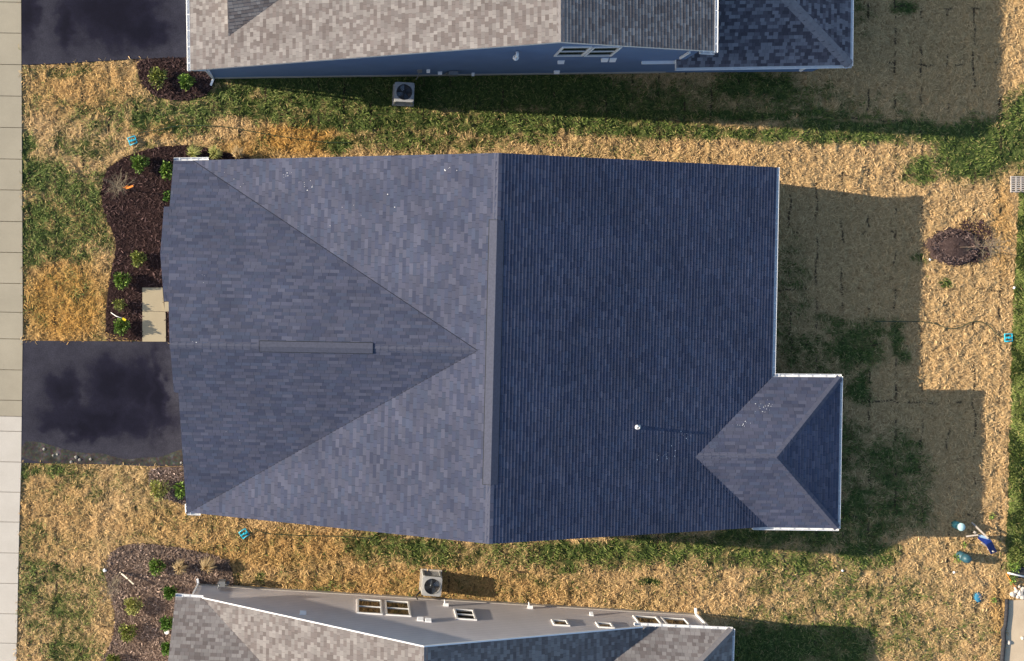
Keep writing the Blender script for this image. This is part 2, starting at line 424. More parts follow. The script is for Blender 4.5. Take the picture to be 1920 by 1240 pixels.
# pale scuffs left on the shingles
sc = MB()
for cu, cv, su, sv, n, pl in ((1435, 762, 16, 12, 34, PPu), (1392, 795, 18, 8, 18, PPu), (1290, 815, 22, 10, 16, PLr), (1255, 850, 22, 14, 22, PLr), (540, 325, 10, 6, 14, PLl), (575, 345, 14, 10, 12, PLl), (838, 318, 20, 6, 10, PLl), (365, 642, 4, 3, 4, PFu), (640, 410, 120, 60, 14, PLl), (450, 345, 30, 18, 8, PLl), (430, 840, 50, 40, 4, PFl), (365, 520, 20, 18, 8, PFu)):
    for i in range(max(2, int(n * .6))):
        u, v = random.gauss(cu, su * .6), random.gauss(cv, sv * .6)
        if pl is PPu and (u - 1303) * 1.06 + (v - 857) < 6: continue
        p = pl.hit(u, v) + pl.n * (.026 if pl is PPu or pl is PLr else .014); r = random.choice((.009, .012, .014, .024)); k = random.randint(4, 6)
        ex_ = pl.n.cross(Vector((0, 1, 0))).normalized(); ey_ = pl.n.cross(ex_)
        sc.face([p + (ex_ * math.cos(6.283 * j / k) + ey_ * math.sin(6.283 * j / k) * random.uniform(.5, 1)) * r * random.uniform(.7, 1.2) for j in range(k)])
tag(sc.build('scuff_mark', plain('pale_scuff', (.62, .64, .66), .8, .2, 30), roof, ho, weld=False), 'white scuffs and flecks on the shingles', kind='stuff')
# gutters
X = Vector((1, 0, 0)); Y = Vector((0, 1, 0))
gutter(gp(1456, 314, ZE), PLr.hit(1448.5, 704), X, house, ho)
gutter(gp(1448, 707, zP), gp(1578, 708, zP), Y, house, ho)
gutter(gp(1575, 706, zP), gp(1570, 992, zP), X, house, ho)
gutter(gp(1412, 988, zP), gp(1573, 990, zP), -Y, house, ho)
gutter(PFu.hit(325.5, 301), PFu.hit(390, 301) * 1.0, Y, house, ho) if False else gutter(gp(325.5, 302, ZE + .02), gp(391, 301, ZE + .02), Y, house, ho)
gutter(gp(350, 960, ZE + .02), gp(376, 961, ZE + .02), -Y, house, ho)
gutter(gp(352.5, 946, ZE + .02), gp(353.5, 963, ZE + .02), -X, house, ho)
# walls
def rz_main(x, y): return max(min(PLl.zat(x, y), PLr.zat(x, y)), min(PFu.zat(x, y), PFl.zat(x, y)))
def g2(u, v, z): p = gp(u, v, z); return Vector((p.x, p.y, 0))
inset = .28
w1, w2, w3, w4 = g2(362, 301, ZE) + Vector((-.1, -.22, 0)), g2(1456, 314, ZE) + Vector((-inset, -.22, 0)), g2(1440, 988, ZE) + Vector((-inset, .22, 0)), g2(353, 961, ZE) + Vector((.25, .22, 0))
wf1, wf4 = w1 + Vector((-.3, 0, 0)), w4 + Vector((-.02, 0, 0))
mb = MB()
rz_gab = lambda x, y: min(PLl.zat(x, y), PLr.zat(x, y))
wallrun(mb, wf1, w2, rz_gab, .1); wallrun(mb, w2, w3, rz_gab, .1); wallrun(mb, w3, wf4, rz_gab, .1); wallrun(mb, wf4, wf1, lambda x, y: min(PFu.zat(x, y), PFl.zat(x, y)), .1)
pz = lambda x, y: min(PPu.zat(x, y), PPl.zat(x, y), PPr.zat(x, y))
p1, p2, p3, p4 = g2(1448, 707, zP) + Vector((-.1, -.25, 0)), g2(1575, 708, zP) + Vector((-.3, -.25, 0)), g2(1570, 990, zP) + Vector((-.3, .25, 0)), g2(1440, 988, zP) + Vector((-.3, .26, 0))
wallrun(mb, p1, p2, pz, .1); wallrun(mb, p2, p3, pz, .1); wallrun(mb, p3, p4, pz, .1)
mb.build('wall', M['siding_main'], house, ho, weld=False)
fm = MB()
for a, b in ((wf1, w2), (w3, wf4), (wf4, wf1), (w2, w3)):
    d = (b - a).normalized(); o = Vector((d.y, -d.x, 0)); c = (a + b) / 2
    if (c - ho).dot(o) < 0: o = -o
    fm.bar(a + o * .01 + Vector((0, 0, .11)), b + o * .01 + Vector((0, 0, .11)), .03, .24)
fm.build('foundation', M['foundation'], house, ho, weld=False)
# front: garage door and entrance, rear: sliding windows
wpF = VPlane(wf1, wf4).face(gp(100, 600))
L_ = wpF.len
gd = MB()
for i in range(4):
    a = wpF.at(L_ * .57, .29 + i * .53, .03); b = wpF.at(L_ * .93, .29 + i * .53, .03); gd.bar(a, b, .05, .5)
gd.build('garage_door', M['garage'], house, ho)
dm = MB(); dm.bar(wpF.at(L_ * .44, 1.1, .03), wpF.at(L_ * .44 + .95, 1.1, .03), .06, 2.05); dr = dm.build('door', M['blue'], house, ho)
dm = MB(); dm.box(wpF.at(L_ * .44 + .85, 1.05, .08), (.05, .05, .14)); dm.build('handle', M['grey_metal'], dr, ho)
window(wpF, L_ * .13, L_ * .13 + 1.1, .9, 2.2, house, ho); window(wpF, L_ * .13 + 1.2, L_ * .13 + 2.3, .9, 2.2, house, ho)
wpR = VPlane(w2, w3).face(gp(1900, 500))
for t in (1.2, 3.4, 5.6): window(wpR, t, t + 1.4, .8, 2.2, house, ho)
downspout([gp(1456, 318, ZE) + Vector((-.05, 0, -.12)), Vector((w2.x + .06, w2.y - .05, 2.05)), Vector((w2.x + .06, w2.y - .05, .15)), Vector((w2.x + .4, w2.y - .08, .06))], house, ho)

# ================================================================== HOUSE AT THE TOP
ZT, ZTR = 2.5, 6.5
to = gp(900, -150, 0)
thouse = empty('ranch_house', to, 'top edge house with taupe roof, blue grey siding and lower porch roof', 'house', 'ranch houses')
TL = Plane(gp(357, 133, ZT), gp(1052, 79, ZTR), gp(1050, -560, ZTR))
TR = Plane(gp(1052, 79, ZTR), gp(1050, -560, ZTR), gp(1340, 96, 4.72))
tr = MB()
slope(tr, TL, [(357, 132), (1052, 79), (1050, -560), (346, -560)], NB_EX)
slope(tr, TR, [(1052, 79), (1340, 96), (1345, -560), (1050, -560)], NB_EX)
# gable dormer facing the street
v0, v1 = TL.hit(428, 68), TL.hit(620, -72)
dz = TL.hit(424, 0); third = Vector((dz.x, dz.y, v0.z + .62 * (dz.y - v0.y)))
TD = Plane(v0, v1, third)
slope(tr, TD, [(428, 68), (620, -72), (424, -72)], NB_EX, lift=.012)
rt = tr.build('roof', M['shingle_taupe'], thouse, to, weld=False)
tag(rt, 'tan and taupe shingles')
# lower roof round the back corner
ZL = 2.5
T1 = Plane(gp(1268, 128, ZL), gp(1594, 123, ZL), gp(1440, -30, ZL + 1.0))
hp = T1.hit(1350, -135)
T2 = Plane(gp(1594, 123, ZL), gp(1599, -400, ZL), hp)
lr = MB()
slope(lr, T1, [(1268, 127.5), (1594, 122.5), (1350, -135), (1310, -135), (1296, 95.5), (1268, 108)], NB_EX)
slope(lr, T2, [(1594, 122.5), (1600, -400), (1350, -400), (1350, -135)], NB_EX)
lro = lr.build('roof', M['shingle_grey'], thouse, to, weld=False)
tag(lro, 'lower dark grey porch roof')
part_cap([(gp(1052, 79, ZTR), gp(1050, -560, ZTR), TL, TR)], M['cap_taupe'], par=rt, off=to)
part_cap([(gp(1594, 122.5, ZL), hp, T1, T2)], M['cap_grey'], par=lro, off=to, w=.20, h=.02)
tf = MB()
slab(tf, [TL.hit(*q) for q in ((357, 132), (1052, 79), (1050, -560), (346, -560))])
slab(tf, [TR.hit(*q) for q in ((1052, 79), (1340, 96), (1345, -560), (1050, -560))])
slab(tf, [T1.hit(*q) for q in ((1268, 127.5), (1594, 122.5), (1350, -135), (1310, -135), (1296, 95.5), (1268, 108))])
slab(tf, [T2.hit(*q) for q in ((1594, 122.5), (1599, -200), (1440, -200), (1440, -40))])
a, b = TD.hit(424, -72), v0
tf.face([a, b, TL.hit(424, -72)])
tf.build('fascia', M['white'], thouse, to, weld=False)
twp = VPlane(gp(400, 147), gp(1268, 136)).face(gp(800, 500))
def rz_top(x, y): return min(TL.zat(x, y), TR.zat(x, y))
tw = MB()
tA, tB = twp.at(0, 0), Vector((gp(1338, 96, 4.72).x - .3, 0, 0))
tB = twp.at((tB.x - twp.a.x) / twp.d.x, 0)
tC, tD = Vector((tB.x + .1, gp(0, -560, 3).y, 0)), Vector((tA.x - .1, gp(0, -560, 3).y, 0))
wallrun(tw, tA, tB, rz_top, .1); wallrun(tw, tB, tC, rz_top, .1); wallrun(tw, tD, tA, rz_top, .1); wallrun(tw, tC, tD, rz_top, .1)
lz = lambda x, y: min(T1.zat(x, y), T2.zat(x, y))
q1 = twp.at((g2(1268, 0, ZL).x + .25 - twp.a.x) / twp.d.x, 0, .0); q2 = Vector((g2(1594, 0, ZL).x - .3, q1.y + .04, 0)); q3 = Vector((q2.x + .1, tC.y, 0))
wallrun(tw, tB, q2, lz, .12); wallrun(tw, q2, q3, lz, .12)
tw.build('wall', M['siding_blue'], thouse, to, weld=False)
fm = MB()
fm.bar(twp.at(0, .11, .012), twp.at((tB - tA).length, .11, .012), .03, .24); fm.build('foundation', M['foundation'], thouse, to)
gutter(gp(357, 133, ZT + .02), gp(346, -560, ZT + .02), -X, thouse, to)
gutter(gp(1340, 98, 4.74), gp(1345, -560, 4.74), X, thouse, to)
gutter(gp(1268, 126.5, ZL), gp(1597, 121.5, ZL), -Y, thouse, to)
gutter(gp(1594, 124, ZL), gp(1600, -400, ZL), X, thouse, to)
gutter(gp(1313, 95, 4.70), gp(1340, 96.5, 4.70), -Y, thouse, to)
downspout([gp(362, 131, ZT - .12), gp(385, 131.5, ZT - .3), gp(387.5, 133, ZT - .45), twp.at(.02, .12, .05), twp.at(-.1, .05, .3)], thouse, to)
sA, zA = twp.hit(1274, 107); sB, zB = twp.hit(1294, 95.5)
downspout([twp.at((sA + sB) / 2, zA, .05), twp.at((sA + sB) / 2, zB, .05)], thouse, to)
sq = q1.x
downspout([gp(1512, 127, ZL - .1), gp(1505, 130, 1.8), gp(1500, 133, 1.6)], thouse, to)
for (ua, ub, ut) in ((1038, 1092, 1052), (1094, 1146, 1108)):
    s0, z0 = twp.hit(ua, 104.5); s1, _ = twp.hit(ub, 104); st, z1 = twp.hit(ut, 87.5)
    window(twp, s0, s1, z0, z1, thouse, to)
for u, v, w, h in ((1052, 114, .26, .14), (1134, 110, .26, .22), (1149, 110, .26, .22), (1044, 133, .24, .12), (803, 131, .14, .18), (825, 134.5, .18, .08), (887, 137, .12, .14)):
    s, z = twp.hit(u, v); wallbox(twp, s, z, w, h, .12, M['white'], thouse, to)
s, z = twp.hit(968, 98); m = MB(); m.tube([twp.at(s, z + .25, .02), twp.at(s, z + .25, .16), twp.at(s, z - .1, .18)], .055, 10); m.lathe([(.05, 0), (.11, .06), (.11, .12), (.06, .16)], twp.at(s, z - .2, .18), 12)
m.build('wall_vent', M['white'], thouse, to)
s0, z0 = twp.hit(1203, 115); s1, _ = twp.hit(1268, 114.5)
m = MB(); m.bar(twp.at(s0, z0, .06), twp.at(s1 + .1, z0, .06), .12, .06); m.build('ledge', M['white'], thouse, to)
s, z = twp.hit(850, 133)
m = MB(); c = twp.at(s, z, .11)
m.box(c, (.34, .16, .34)); m.bar(twp.at(s - .22, z - .05, .06), twp.at(s - .32, .3, .06), .06, .06); m.box(twp.at(s + .05, z - .28, .08), (.14, .10, .16))
m.build('electric_meter', M['grey_metal'], thouse, to)
s, z = twp.hit(787, 131); wallbox(twp, s, z, .20, .22, .10, M['grey_metal'], thouse, to, 'junction_box')

# ================================================================== HOUSE AT THE BOTTOM
ZB, ZBR = 2.3, 5.55
bo = gp(850, 1380, 0)
bhouse = empty('ranch_house', bo, 'house along the bottom edge with grey roof and sunlit greige siding wall with windows', 'house', 'ranch houses')
BL = Plane(gp(380, 1122, ZB), gp(795, 1213, ZBR), gp(792, 1660, ZBR))
BR = Plane(gp(795, 1213, ZBR), gp(792, 1660, ZBR), gp(1205, 1176, 2.55))
vq = BL.hit(487, 1240)
BFu = Plane(gp(329, 1119, ZB), gp(378, 1121, ZB), vq)
rq = BL.hit(640, 1404)
bt = MB()
slope(bt, BL, [(379, 1121.5), (795, 1213), (792, 1660), (720, 1490)], NB_EX)
slope(bt, BFu, [(329, 1118.5), (379, 1121.5), (720, 1490), (287, 1490)], NB_EX)
slope(bt, BR, [(795, 1213), (1205, 1176.5), (1200, 1660), (792, 1660)], NB_EX)
brf = bt.build('roof', M['shingle_taupe'], bhouse, bo, weld=False)
BA = Plane(gp(1205, 1174, ZB), gp(1373, 1182, ZB), BR.hit(1150, 1240))
bh = BA.hit(1300, 1258)
BB = Plane(gp(1373, 1182, ZB), gp(1362, 1500, ZB), bh)
bl = MB()
slope(bl, BA, [(1205, 1174.5), (1373, 1181.5), (1255, 1304), (1098, 1304)], NB_EX, lift=.012)
slope(bl, BB, [(1373, 1181.5), (1362, 1500), (1255, 1500), (1255, 1304)], NB_EX, lift=.012)
blo = bl.build('roof', M['shingle_taupe'], bhouse, bo, weld=False)
part_cap([(gp(795, 1213, ZBR), gp(792, 1660, ZBR), BL, BR)], M['cap_taupe'], par=brf, off=bo)
part_cap([(gp(1373, 1181.5, ZB) + Vector((0,0,.02)), BA.hit(1255, 1304) + Vector((0,0,.015)), BA, BB)], M['cap_taupe'], par=blo, off=bo, w=.17)
bf = MB()
slab(bf, [BL.hit(*q) for q in ((379, 1121.5), (795, 1213), (792, 1660), (720, 1490))], .14)
slab(bf, [BFu.hit(*q) for q in ((329, 1118.5), (379, 1121.5), (720, 1490), (287, 1490))], .14)
slab(bf, [BR.hit(*q) for q in ((795, 1213), (1205, 1176.5), (1200, 1660), (792, 1660))], .14)
slab(bf, [BA.hit(*q) for q in ((1205, 1174.5), (1373, 1181.5), (1255, 1304), (1098, 1304))], .14)
slab(bf, [BB.hit(*q) for q in ((1373, 1181.5), (1362, 1500), (1255, 1500), (1255, 1304))], .14)
# thin metal drip edge along the rakes
for pl, q0, q1_ in ((BL, (379, 1121.5), (795, 1213)), (BR, (795, 1213), (1205, 1176.5))):
    a, b = pl.hit(*q0), pl.hit(*q1_); bf.bar(a + Vector((0, .015, .005)), b + Vector((0, .015, .005)), .045, .035)
bf.build('fascia', M['white'], bhouse, bo, weld=False)
bwp = VPlane(gp(371, 1095), gp(1305, 1151.5)).face(gp(800, 500))
def rz_bot(x, y): return max(min(BL.zat(x, y), BR.zat(x, y)), min(BFu.zat(x, y), 3.0) if x < gp(375, 0, 2.3).x + .2 else -9, min(BA.zat(x, y), BB.zat(x, y)) if x > gp(1190, 0, 2.3).x else -9)
bw = MB()
bA, bB = bwp.at(0, 0), bwp.at(bwp.len, 0)
yb = gp(0, 1660, 2.4).y
bC, bD = Vector((bB.x - .2, yb, 0)), Vector((bA.x - .3, yb, 0))
wallrun(bw, bA, bB, rz_bot, .08); wallrun(bw, bB, bC, rz_bot, .1); wallrun(bw, bD, bA, lambda x, y: max(2.3, min(BFu.zat(x, y), 5)), .1); wallrun(bw, bC, bD, rz_bot, .1)
bw.build('wall', M['siding_greige'], bhouse, bo, weld=False)
fm = MB(); fm.bar(bwp.at(0, .10, .012), bwp.at(bwp.len, .10, .012), .03, .22); fm.build('foundation', M['foundation'], bhouse, bo)
gutter(gp(329, 1119.5, ZB + .02), gp(381, 1123, ZB + .02), Y, bhouse, bo)
gutter(gp(1190, 1174, ZB), gp(1374, 1182.5, ZB), Y, bhouse, bo)
gutter(gp(1372.5, 1180, ZB), gp(1362, 1500, ZB), X, bhouse, bo)
downspout([bwp.at(.04, ZB - .2, .16), bwp.at(.04, ZB - .45, .06), bwp.at(.04, .16, .06), bwp.at(-.02, .06, .22)], bhouse, bo)
downspout([bwp.at(bwp.len - .06, ZB - .2, .2), bwp.at(bwp.len - .06, ZB - .45, .06), bwp.at(bwp.len - .06, .16, .06), bwp.at(bwp.len - .06, .06, .26)], bhouse, bo)
def brect(ul, vl, ur, vr, ut, vt):
    s0, z0 = bwp.hit(ul, vl); s1, _ = bwp.hit(ur, vr); _, z1 = bwp.hit(ut, vt); return s0, s1, z0, z1
for r, sp in (((669.5, 1124, 715.5, 1127, 674, 1151), True), ((721, 1127, 767, 1130, 727, 1154.5), True), ((850.5, 1143, 888, 1145.5, 858, 1162), True),
          ((1033, 1163, 1063, 1165, 1040, 1173.5), False), ((1116, 1168, 1146, 1170, 1123, 1177.5), False), ((1186, 1155.5, 1231, 1158.5, 1206, 1175), False), ((1238, 1158.8, 1284, 1161.5, 1258, 1178), False)):
    s0, s1, z0, z1 = brect(*r); window(bwp, s0, s1, z0, z1, bhouse, bo, sp)
for u, v, w, h in ((568, 1152, .26, .14), (788, 1164, .24, .16), (803, 1166, .24, .16), (1109, 1154, .14, .16)):
    s, z = bwp.hit(u, v); wallbox(bwp, s, z, w, h, .12, M['white'], bhouse, bo)
for u, v in ((836, 1136.5), (994, 1141)):
    s, z = bwp.hit(u, v); m = MB(); m.box(bwp.at(s, z, .06), (.2, .12, .1)); m.tube([bwp.at(s - .04, z + .02, .1), bwp.at(s - .06, z, .2), bwp.at(s - .06, z - .08, .22)], .025, 8)
    m.build('hose_bib', M['white'], bhouse, bo)
s, _ = bwp.hit(414, 1099)
m = MB(); m.box(bwp.at(s + .12, .62, .30), (.26, .22, .30)); m.tube([bwp.at(s - .02, .12, .10), bwp.at(s - .02, .75, .14), bwp.at(s + .02, .75, .3)], .03, 8); m.tube([bwp.at(s + .26, .75, .3), bwp.at(s + .34, .7, .28), bwp.at(s + .34, .1, .12)], .03, 8); m.lathe([(.07, 0), (.07, .06)], bwp.at(s + .33, .5, .3), 12); m.box(bwp.at(s, .08, .09), (.28, .12, .10))
m.build('gas_meter', M['grey_metal'], bhouse, bo)

# ================================================================== GROUND
def inpoly(px, py, poly):
    inside = np.zeros(px.shape, bool); n = len(poly); j = n - 1
    for i in range(n):
        xi, yi = poly[i]; xj, yj = poly[j]
        c = ((yi > py) != (yj > py)) & (px < (xj - xi) * (py - yi) / (yj - yi + 1e-12) + xi)
        inside ^= c; j = i
    return inside
def vnoise(x, y, seed):
    xi, yi = np.floor(x).astype(int), np.floor(y).astype(int); fx, fy = x - xi, y - yi
    fx, fy = fx*fx*(3-2*fx), fy*fy*(3-2*fy)
    def h(a, b):
        t = np.sin(a * 127.1 + b * 311.7 + seed * 74.7) * 43758.5453; return t - np.floor(t)
    return (h(xi, yi)*(1-fx) + h(xi+1, yi)*fx)*(1-fy) + (h(xi, yi+1)*(1-fx) + h(xi+1, yi+1)*fx)*fy
def fbm(x, y, seed, o=4):
    s, a, t = 0, .5, 0
    for i in range(o): s = s + a * vnoise(x * 2**i, y * 2**i, seed + i); t += a; a *= .55
    return s / t
WALK = [(-200, -400), (40, -400), (40, 0), (41.5, 300), (43, 620), (40, 870), (37, 960), (31, 1240), (22, 1700), (-200, 1700)]
DRIVE = [(43, 639), (378, 641), (385, 873), (280, 874), (180, 870), (38, 868)]
DRIVE2 = [(40.5, -300), (380, -300), (380, 107), (352, 109), (250, 111), (130, 119), (41, 122)]
BED1 = [(345, 272), (300, 275), (262, 284), (228, 297), (203, 316), (192, 342), (190, 372), (196, 402), (209, 428), (219, 458), (212, 492), (205, 530), (199, 575), (199, 639), (420, 641), (500, 305), (470, 298), (440, 290), (400, 281), (370, 274)]
BED2 = [(256, 114), (300, 109.5), (352, 108), (420, 108), (404, 150), (397, 165), (385, 179), (352, 188), (318, 188), (290, 180), (268, 160), (259, 136)]
BED3 = [(281, 876), (360, 875), (400, 900), (370, 944), (345, 944), (318, 937), (292, 930), (279, 905)]
BED4 = [(222, 1025), (262, 1018), (330, 1026), (400, 1040), (430, 1052), (437, 1078), (438, 1106), (360, 1112), (400, 1300), (180, 1300), (190, 1240), (213, 1196), (217, 1150), (206, 1110), (196, 1075), (203, 1044)]
LAWN = [(1910, 360), (1990, 360), (1990, 1080), (1886, 1075), (1893, 860), (1898, 600), (1906, 470)]
PAD = [(1888, 1126), (1990, 1122), (1990, 1500), (1868, 1500), (1880, 1240)]
PATH = [(267.5, 539.5), (305, 539.5), (312, 640.5), (267.5, 640.5)]
def houses_mask(u, v):
    return (inpoly(u, v, [(375, 330), (1400, 338), (1395, 945), (375, 930)]) | inpoly(u, v, [(1390, 705), (1505, 705), (1500, 945), (1390, 945)]) |
            inpoly(u, v, [(400, 143), (1275, 132), (1510, 138), (1510, -300), (400, -300)]) | inpoly(u, v, [(372, 1100), (1302, 1156), (1302, 1700), (372, 1700)]))
# grass come up through the straw, plus dense blobs darkening the top house's shade: (x, y, half width, half height, strength)
GREEN = [(300, 205, 170, 30, .45), (520, 185, 150, 24, .95), (700, 222, 160, 26, .95), (960, 232, 180, 24, .9), (1200, 243, 140, 18, .9), (1400, 250, 140, 15, .9), (1600, 256, 130, 16, .9), (1830, 285, 80, 55, 1.1), (1915, 250, 40, 70, 1.1),
 (1720, 315, 36, 26, .85), (1760, 250, 90, 22, .9), (1650, 240, 200, 16, .8), (272, 230, 34, 22, .9), (120, 130, 70, 12, .5), (50, 280, 16, 40, .8), (160, 275, 60, 28, .6), (85, 330, 55, 40, .8), (75, 420, 50, 60, .85),
 (150, 390, 60, 80, .72), (190, 430, 30, 50, .5), (60, 480, 30, 25, .7), (120, 470, 80, 22, .6), (200, 210, 60, 40, .5), (340, 228, 60, 26, .7), (330, 285, 60, 15, .5), (640, 275, 40, 14, .9), (760, 262, 100, 22, .7), (880, 268, 60, 14, .6), (1000, 262, 60, 10, .5),
 (720, 1028, 80, 30, .6), (800, 1035, 60, 25, .8), (870, 1045, 60, 22, .55), (960, 1030, 90, 35, .5), (1090, 1040, 120, 22, .85), (1240, 1030, 130, 26, .85), (1400, 1040, 130, 26, .7), (1500, 1050, 60, 30, .7), (1620, 1040, 70, 28, .75), (1060, 1062, 40, 12, .8), (1213, 1088, 26, 8, .8),
 (1010, 1085, 120, 12, .35), (1480, 1110, 90, 35, .4), (1600, 1110, 80, 45, .4), (1450, 1150, 90, 20, .4), (1660, 1190, 90, 50, .38), (1780, 1200, 90, 60, .25), (1560, 1180, 40, 20, .5), (1700, 1110, 60, 30, .3),
 (620, 1098, 50, 10, .4), (500, 1090, 14, 12, .5), (110, 885, 70, 14, .6), (60, 890, 16, 18, .6), (150, 920, 50, 25, .3), (80, 1070, 45, 24, .7), (50, 1100, 25, 60, .5), (110, 1160, 70, 60, .45), (150, 1090, 60, 30, .4), (130, 1220, 60, 40, .6), (185, 1085, 40, 20, .4), (60, 1020, 30, 60, .3),
 (1610, 650, 60, 50, .78), (1520, 670, 60, 60, .5), (1570, 610, 60, 20, .55), (1610, 730, 30, 30, .85), (1590, 840, 40, 60, .58), (1690, 880, 60, 60, .6), (1640, 960, 80, 50, .72), (1560, 1000, 110, 30, .65), (1700, 960, 60, 40, .5), (1480, 560, 40, 120, .35), (1470, 760, 20, 40, .5), (1690, 640, 14, 40, .6),
 (1450, 1215, 120, 50, .95), (1580, 1210, 60, 50, .85), (1420, 1010, 90, 14, .8), (840, 168, 340, 38, 1.5), (1150, 190, 200, 36, .8), (760, 150, 330, 22, 1.5), (1240, 190, 400, 40, .5), (1240, 215, 420, 12, .9), (560, 205, 330, 22, .8), (1000, 225, 330, 18, .9), (1400, 160, 70, 26, .9), (1460, 175, 40, 40, .8), (560, 165, 120, 20, 1), (1690, 15, 30, 14, .8), (1600, 30, 40, 40, .3), (1760, 525, 14, 8, .8), (1735, 490, 14, 9, .5)]  # the two strongest blobs deepen the shade under the top house by colour
ORANGE = [(150, 165, 110, 55, .5), (100, 960, 90, 110, .3), (340, 985, 120, 40, .4), (120, 570, 90, 90, 1), (560, 262, 90, 32, 1), (300, 240, 70, 20, .4), (470, 280, 70, 20, .7), (520, 1030, 200, 40, .55), (760, 1100, 260, 40, .5), (900, 1110, 200, 30, .4), (250, 560, 70, 80, .6), (1880, 430, 20, 90, .5), (1875, 1150, 20, 60, .5), (120, 420, 90, 50, .4)]
def blobs(u, v, B):
    r = np.zeros(u.shape)
    for cx, cy, rx, ry, s in B:
        d = np.sqrt(((u - cx) / rx)**2 + ((v - cy) / ry)**2)
        r = np.maximum(r, s * np.clip(1.35 - d, 0, .75) / .75)
    return r
def greenness(u, v):
    n = fbm(u / 16, v / 13, 3, 4); n2 = fbm(u / 55, v / 45, 9, 3)
    g = 1.2 * blobs(u + (n2 - .5) * 50, v + (n2 - .5) * 26, GREEN)
    g = g + (n - .5) * 1.25 * np.clip(g * 3 + .12, 0, 1) + (n2 - .5) * .45 * np.clip(g*2 + .2, 0, 1)
    g = np.maximum(g, np.clip(.10 + .42 * (fbm(u / 70, v / 60, 77, 3) - .42) + .5 * (n - .5), 0, .5) * np.where(u < 1350, 1.15, np.where(v > 1010, .9, .2)))
    g = np.where(inpoly(u, v, LAWN), 1.25, g)
    return np.clip(g, 0, 1)
def seam_gap(u, v):
    # open seams between the laid strips of straw blanket, and short tears across them
    xs = (u - NX) / 46 + .22 * (fbm(v / 26, u / 300, 44, 3) - .5); a = np.abs((xs / 1.07) % 1 - .5) * 1.07
    ys = (v - NY) / 46 + .3 * (fbm(u / 22, v / 200, 48, 3) - .5); b = np.abs((ys / 2.3) % 1 - .5) * 2.3
    m1 = np.clip((fbm(u / 40, v / 22, 51, 2) - .47) * 9, 0, 1); m2 = np.clip((fbm(u / 18, v / 40, 57, 2) - .56) * 9, 0, 1)
    return np.maximum(np.clip(1.6 - a / .035, 0, 1) * m1, np.clip(1.6 - b / .035, 0, 1) * m2)
def lawn_ok(u, v):
    bad = houses_mask(u, v)
    for P in (WALK, DRIVE, DRIVE2, BED1, BED2, BED3, BED4, PAD, PATH): bad |= inpoly(u, v, P)
    return ~bad

# one ground sheet: fine where the photograph looks, coarse out to the horizon
us = np.linspace(-60, 1980, 1021); vs = np.linspace(-60, 1300, 681)
UU, VV = np.meshgrid(us, vs)
X_ = (UU - NX) * H / F; Y_ = -(VV - NY) * H / F
flat = np.ones(UU.shape, bool)
ok = lawn_ok(UU, VV)
def relief(x, y): return .05 * fbm(x * 1.1, y * 1.1, 21, 3) + .15 * (fbm(x * 3.6 + 1.5 * fbm(x * 1.3, y * 1.3, 8, 2), y * 3.6, 5, 3) - .5) - .05
Zh = relief(X_, Y_)
edge = (UU < -50) | (UU > 1970) | (VV < -50) | (VV > 1290)
Zh = np.where(ok & ~edge, Zh, -.04); Zh = np.where(edge, -.03, Zh)
nv, nu = UU.shape
co = np.stack([X_, Y_, Zh], -1).reshape(-1, 3)
idx = np.arange(nv * nu).reshape(nv, nu)
fq = np.stack([idx[:-1, :-1], idx[1:, :-1], idx[1:, 1:], idx[:-1, 1:]], -1).reshape(-1, 4)
R = 900.0
x0, x1, y1, y0 = X_[0, 0], X_[0, -1], Y_[0, 0], Y_[-1, 0]
ex_ = np.array([[-R, -R, -.03], [R, -R, -.03], [R, R, -.03], [-R, R, -.03], [x0, y0, -.03], [x1, y0, -.03], [x1, y1, -.03], [x0, y1, -.03]])
b0 = len(co); co = np.vstack([co, ex_])
fq = np.vstack([fq, np.array([[0, 1, 5, 4], [1, 2, 6, 5], [2, 3, 7, 6], [3, 0, 4, 7]]) + b0])
def mesh_np(name, co, quads, mat, attrs=None, smooth=False):
    me = bpy.data.meshes.new(name); nq = len(quads)
    me.vertices.add(len(co)); me.vertices.foreach_set('co', np.ascontiguousarray(co, dtype=np.float32).ravel())
    me.loops.add(nq * 4); me.loops.foreach_set('vertex_index', np.ascontiguousarray(quads, dtype=np.int32).ravel())
    me.polygons.add(nq); me.polygons.foreach_set('loop_start', np.arange(0, nq * 4, 4, dtype=np.int32))
    me.polygons.foreach_set('use_smooth', np.full(nq, smooth))
    me.update(calc_edges=True)
    for k, a in (attrs or {}).items():
        if a.ndim == 1:
            t = me.attributes.new(k, 'FLOAT', 'POINT'); t.data.foreach_set('value', a.astype(np.float32))
        else:
            t = me.attributes.new(k, 'FLOAT_COLOR', 'POINT'); t.data.foreach_set('color', a.astype(np.float32).ravel())
    me.materials.append(mat)
    o = bpy.data.objects.new(name, me); COL.objects.link(o); return o
gm, nt, bs = nmat('straw_covered_soil', .95, .05)
at = N(nt, 'ShaderNodeAttribute', attribute_name='green').outputs['Fac']
ao = N(nt, 'ShaderNodeAttribute', attribute_name='orange').outputs['Fac']
p = pos(nt)
wn = N(nt, 'ShaderNodeTexNoise'); wn.inputs['Scale'].default_value = 5; L(nt, p, wn.inputs['Vector'])
wp_ = N(nt, 'ShaderNodeMix', data_type='VECTOR'); wp_.inputs[0].default_value = .18; L(nt, p, wp_.inputs[4]); L(nt, wn.outputs['Color'], wp_.inputs[5])
n1 = noise(nt, wp_.outputs[1], 9, 5, .62, 1.2)
straw = ramp(nt, n1, [(.28, (.13, .075, .033)), (.42, (.35, .23, .108)), (.6, (.52, .36, .175)), (.78, (.62, .45, .23))])
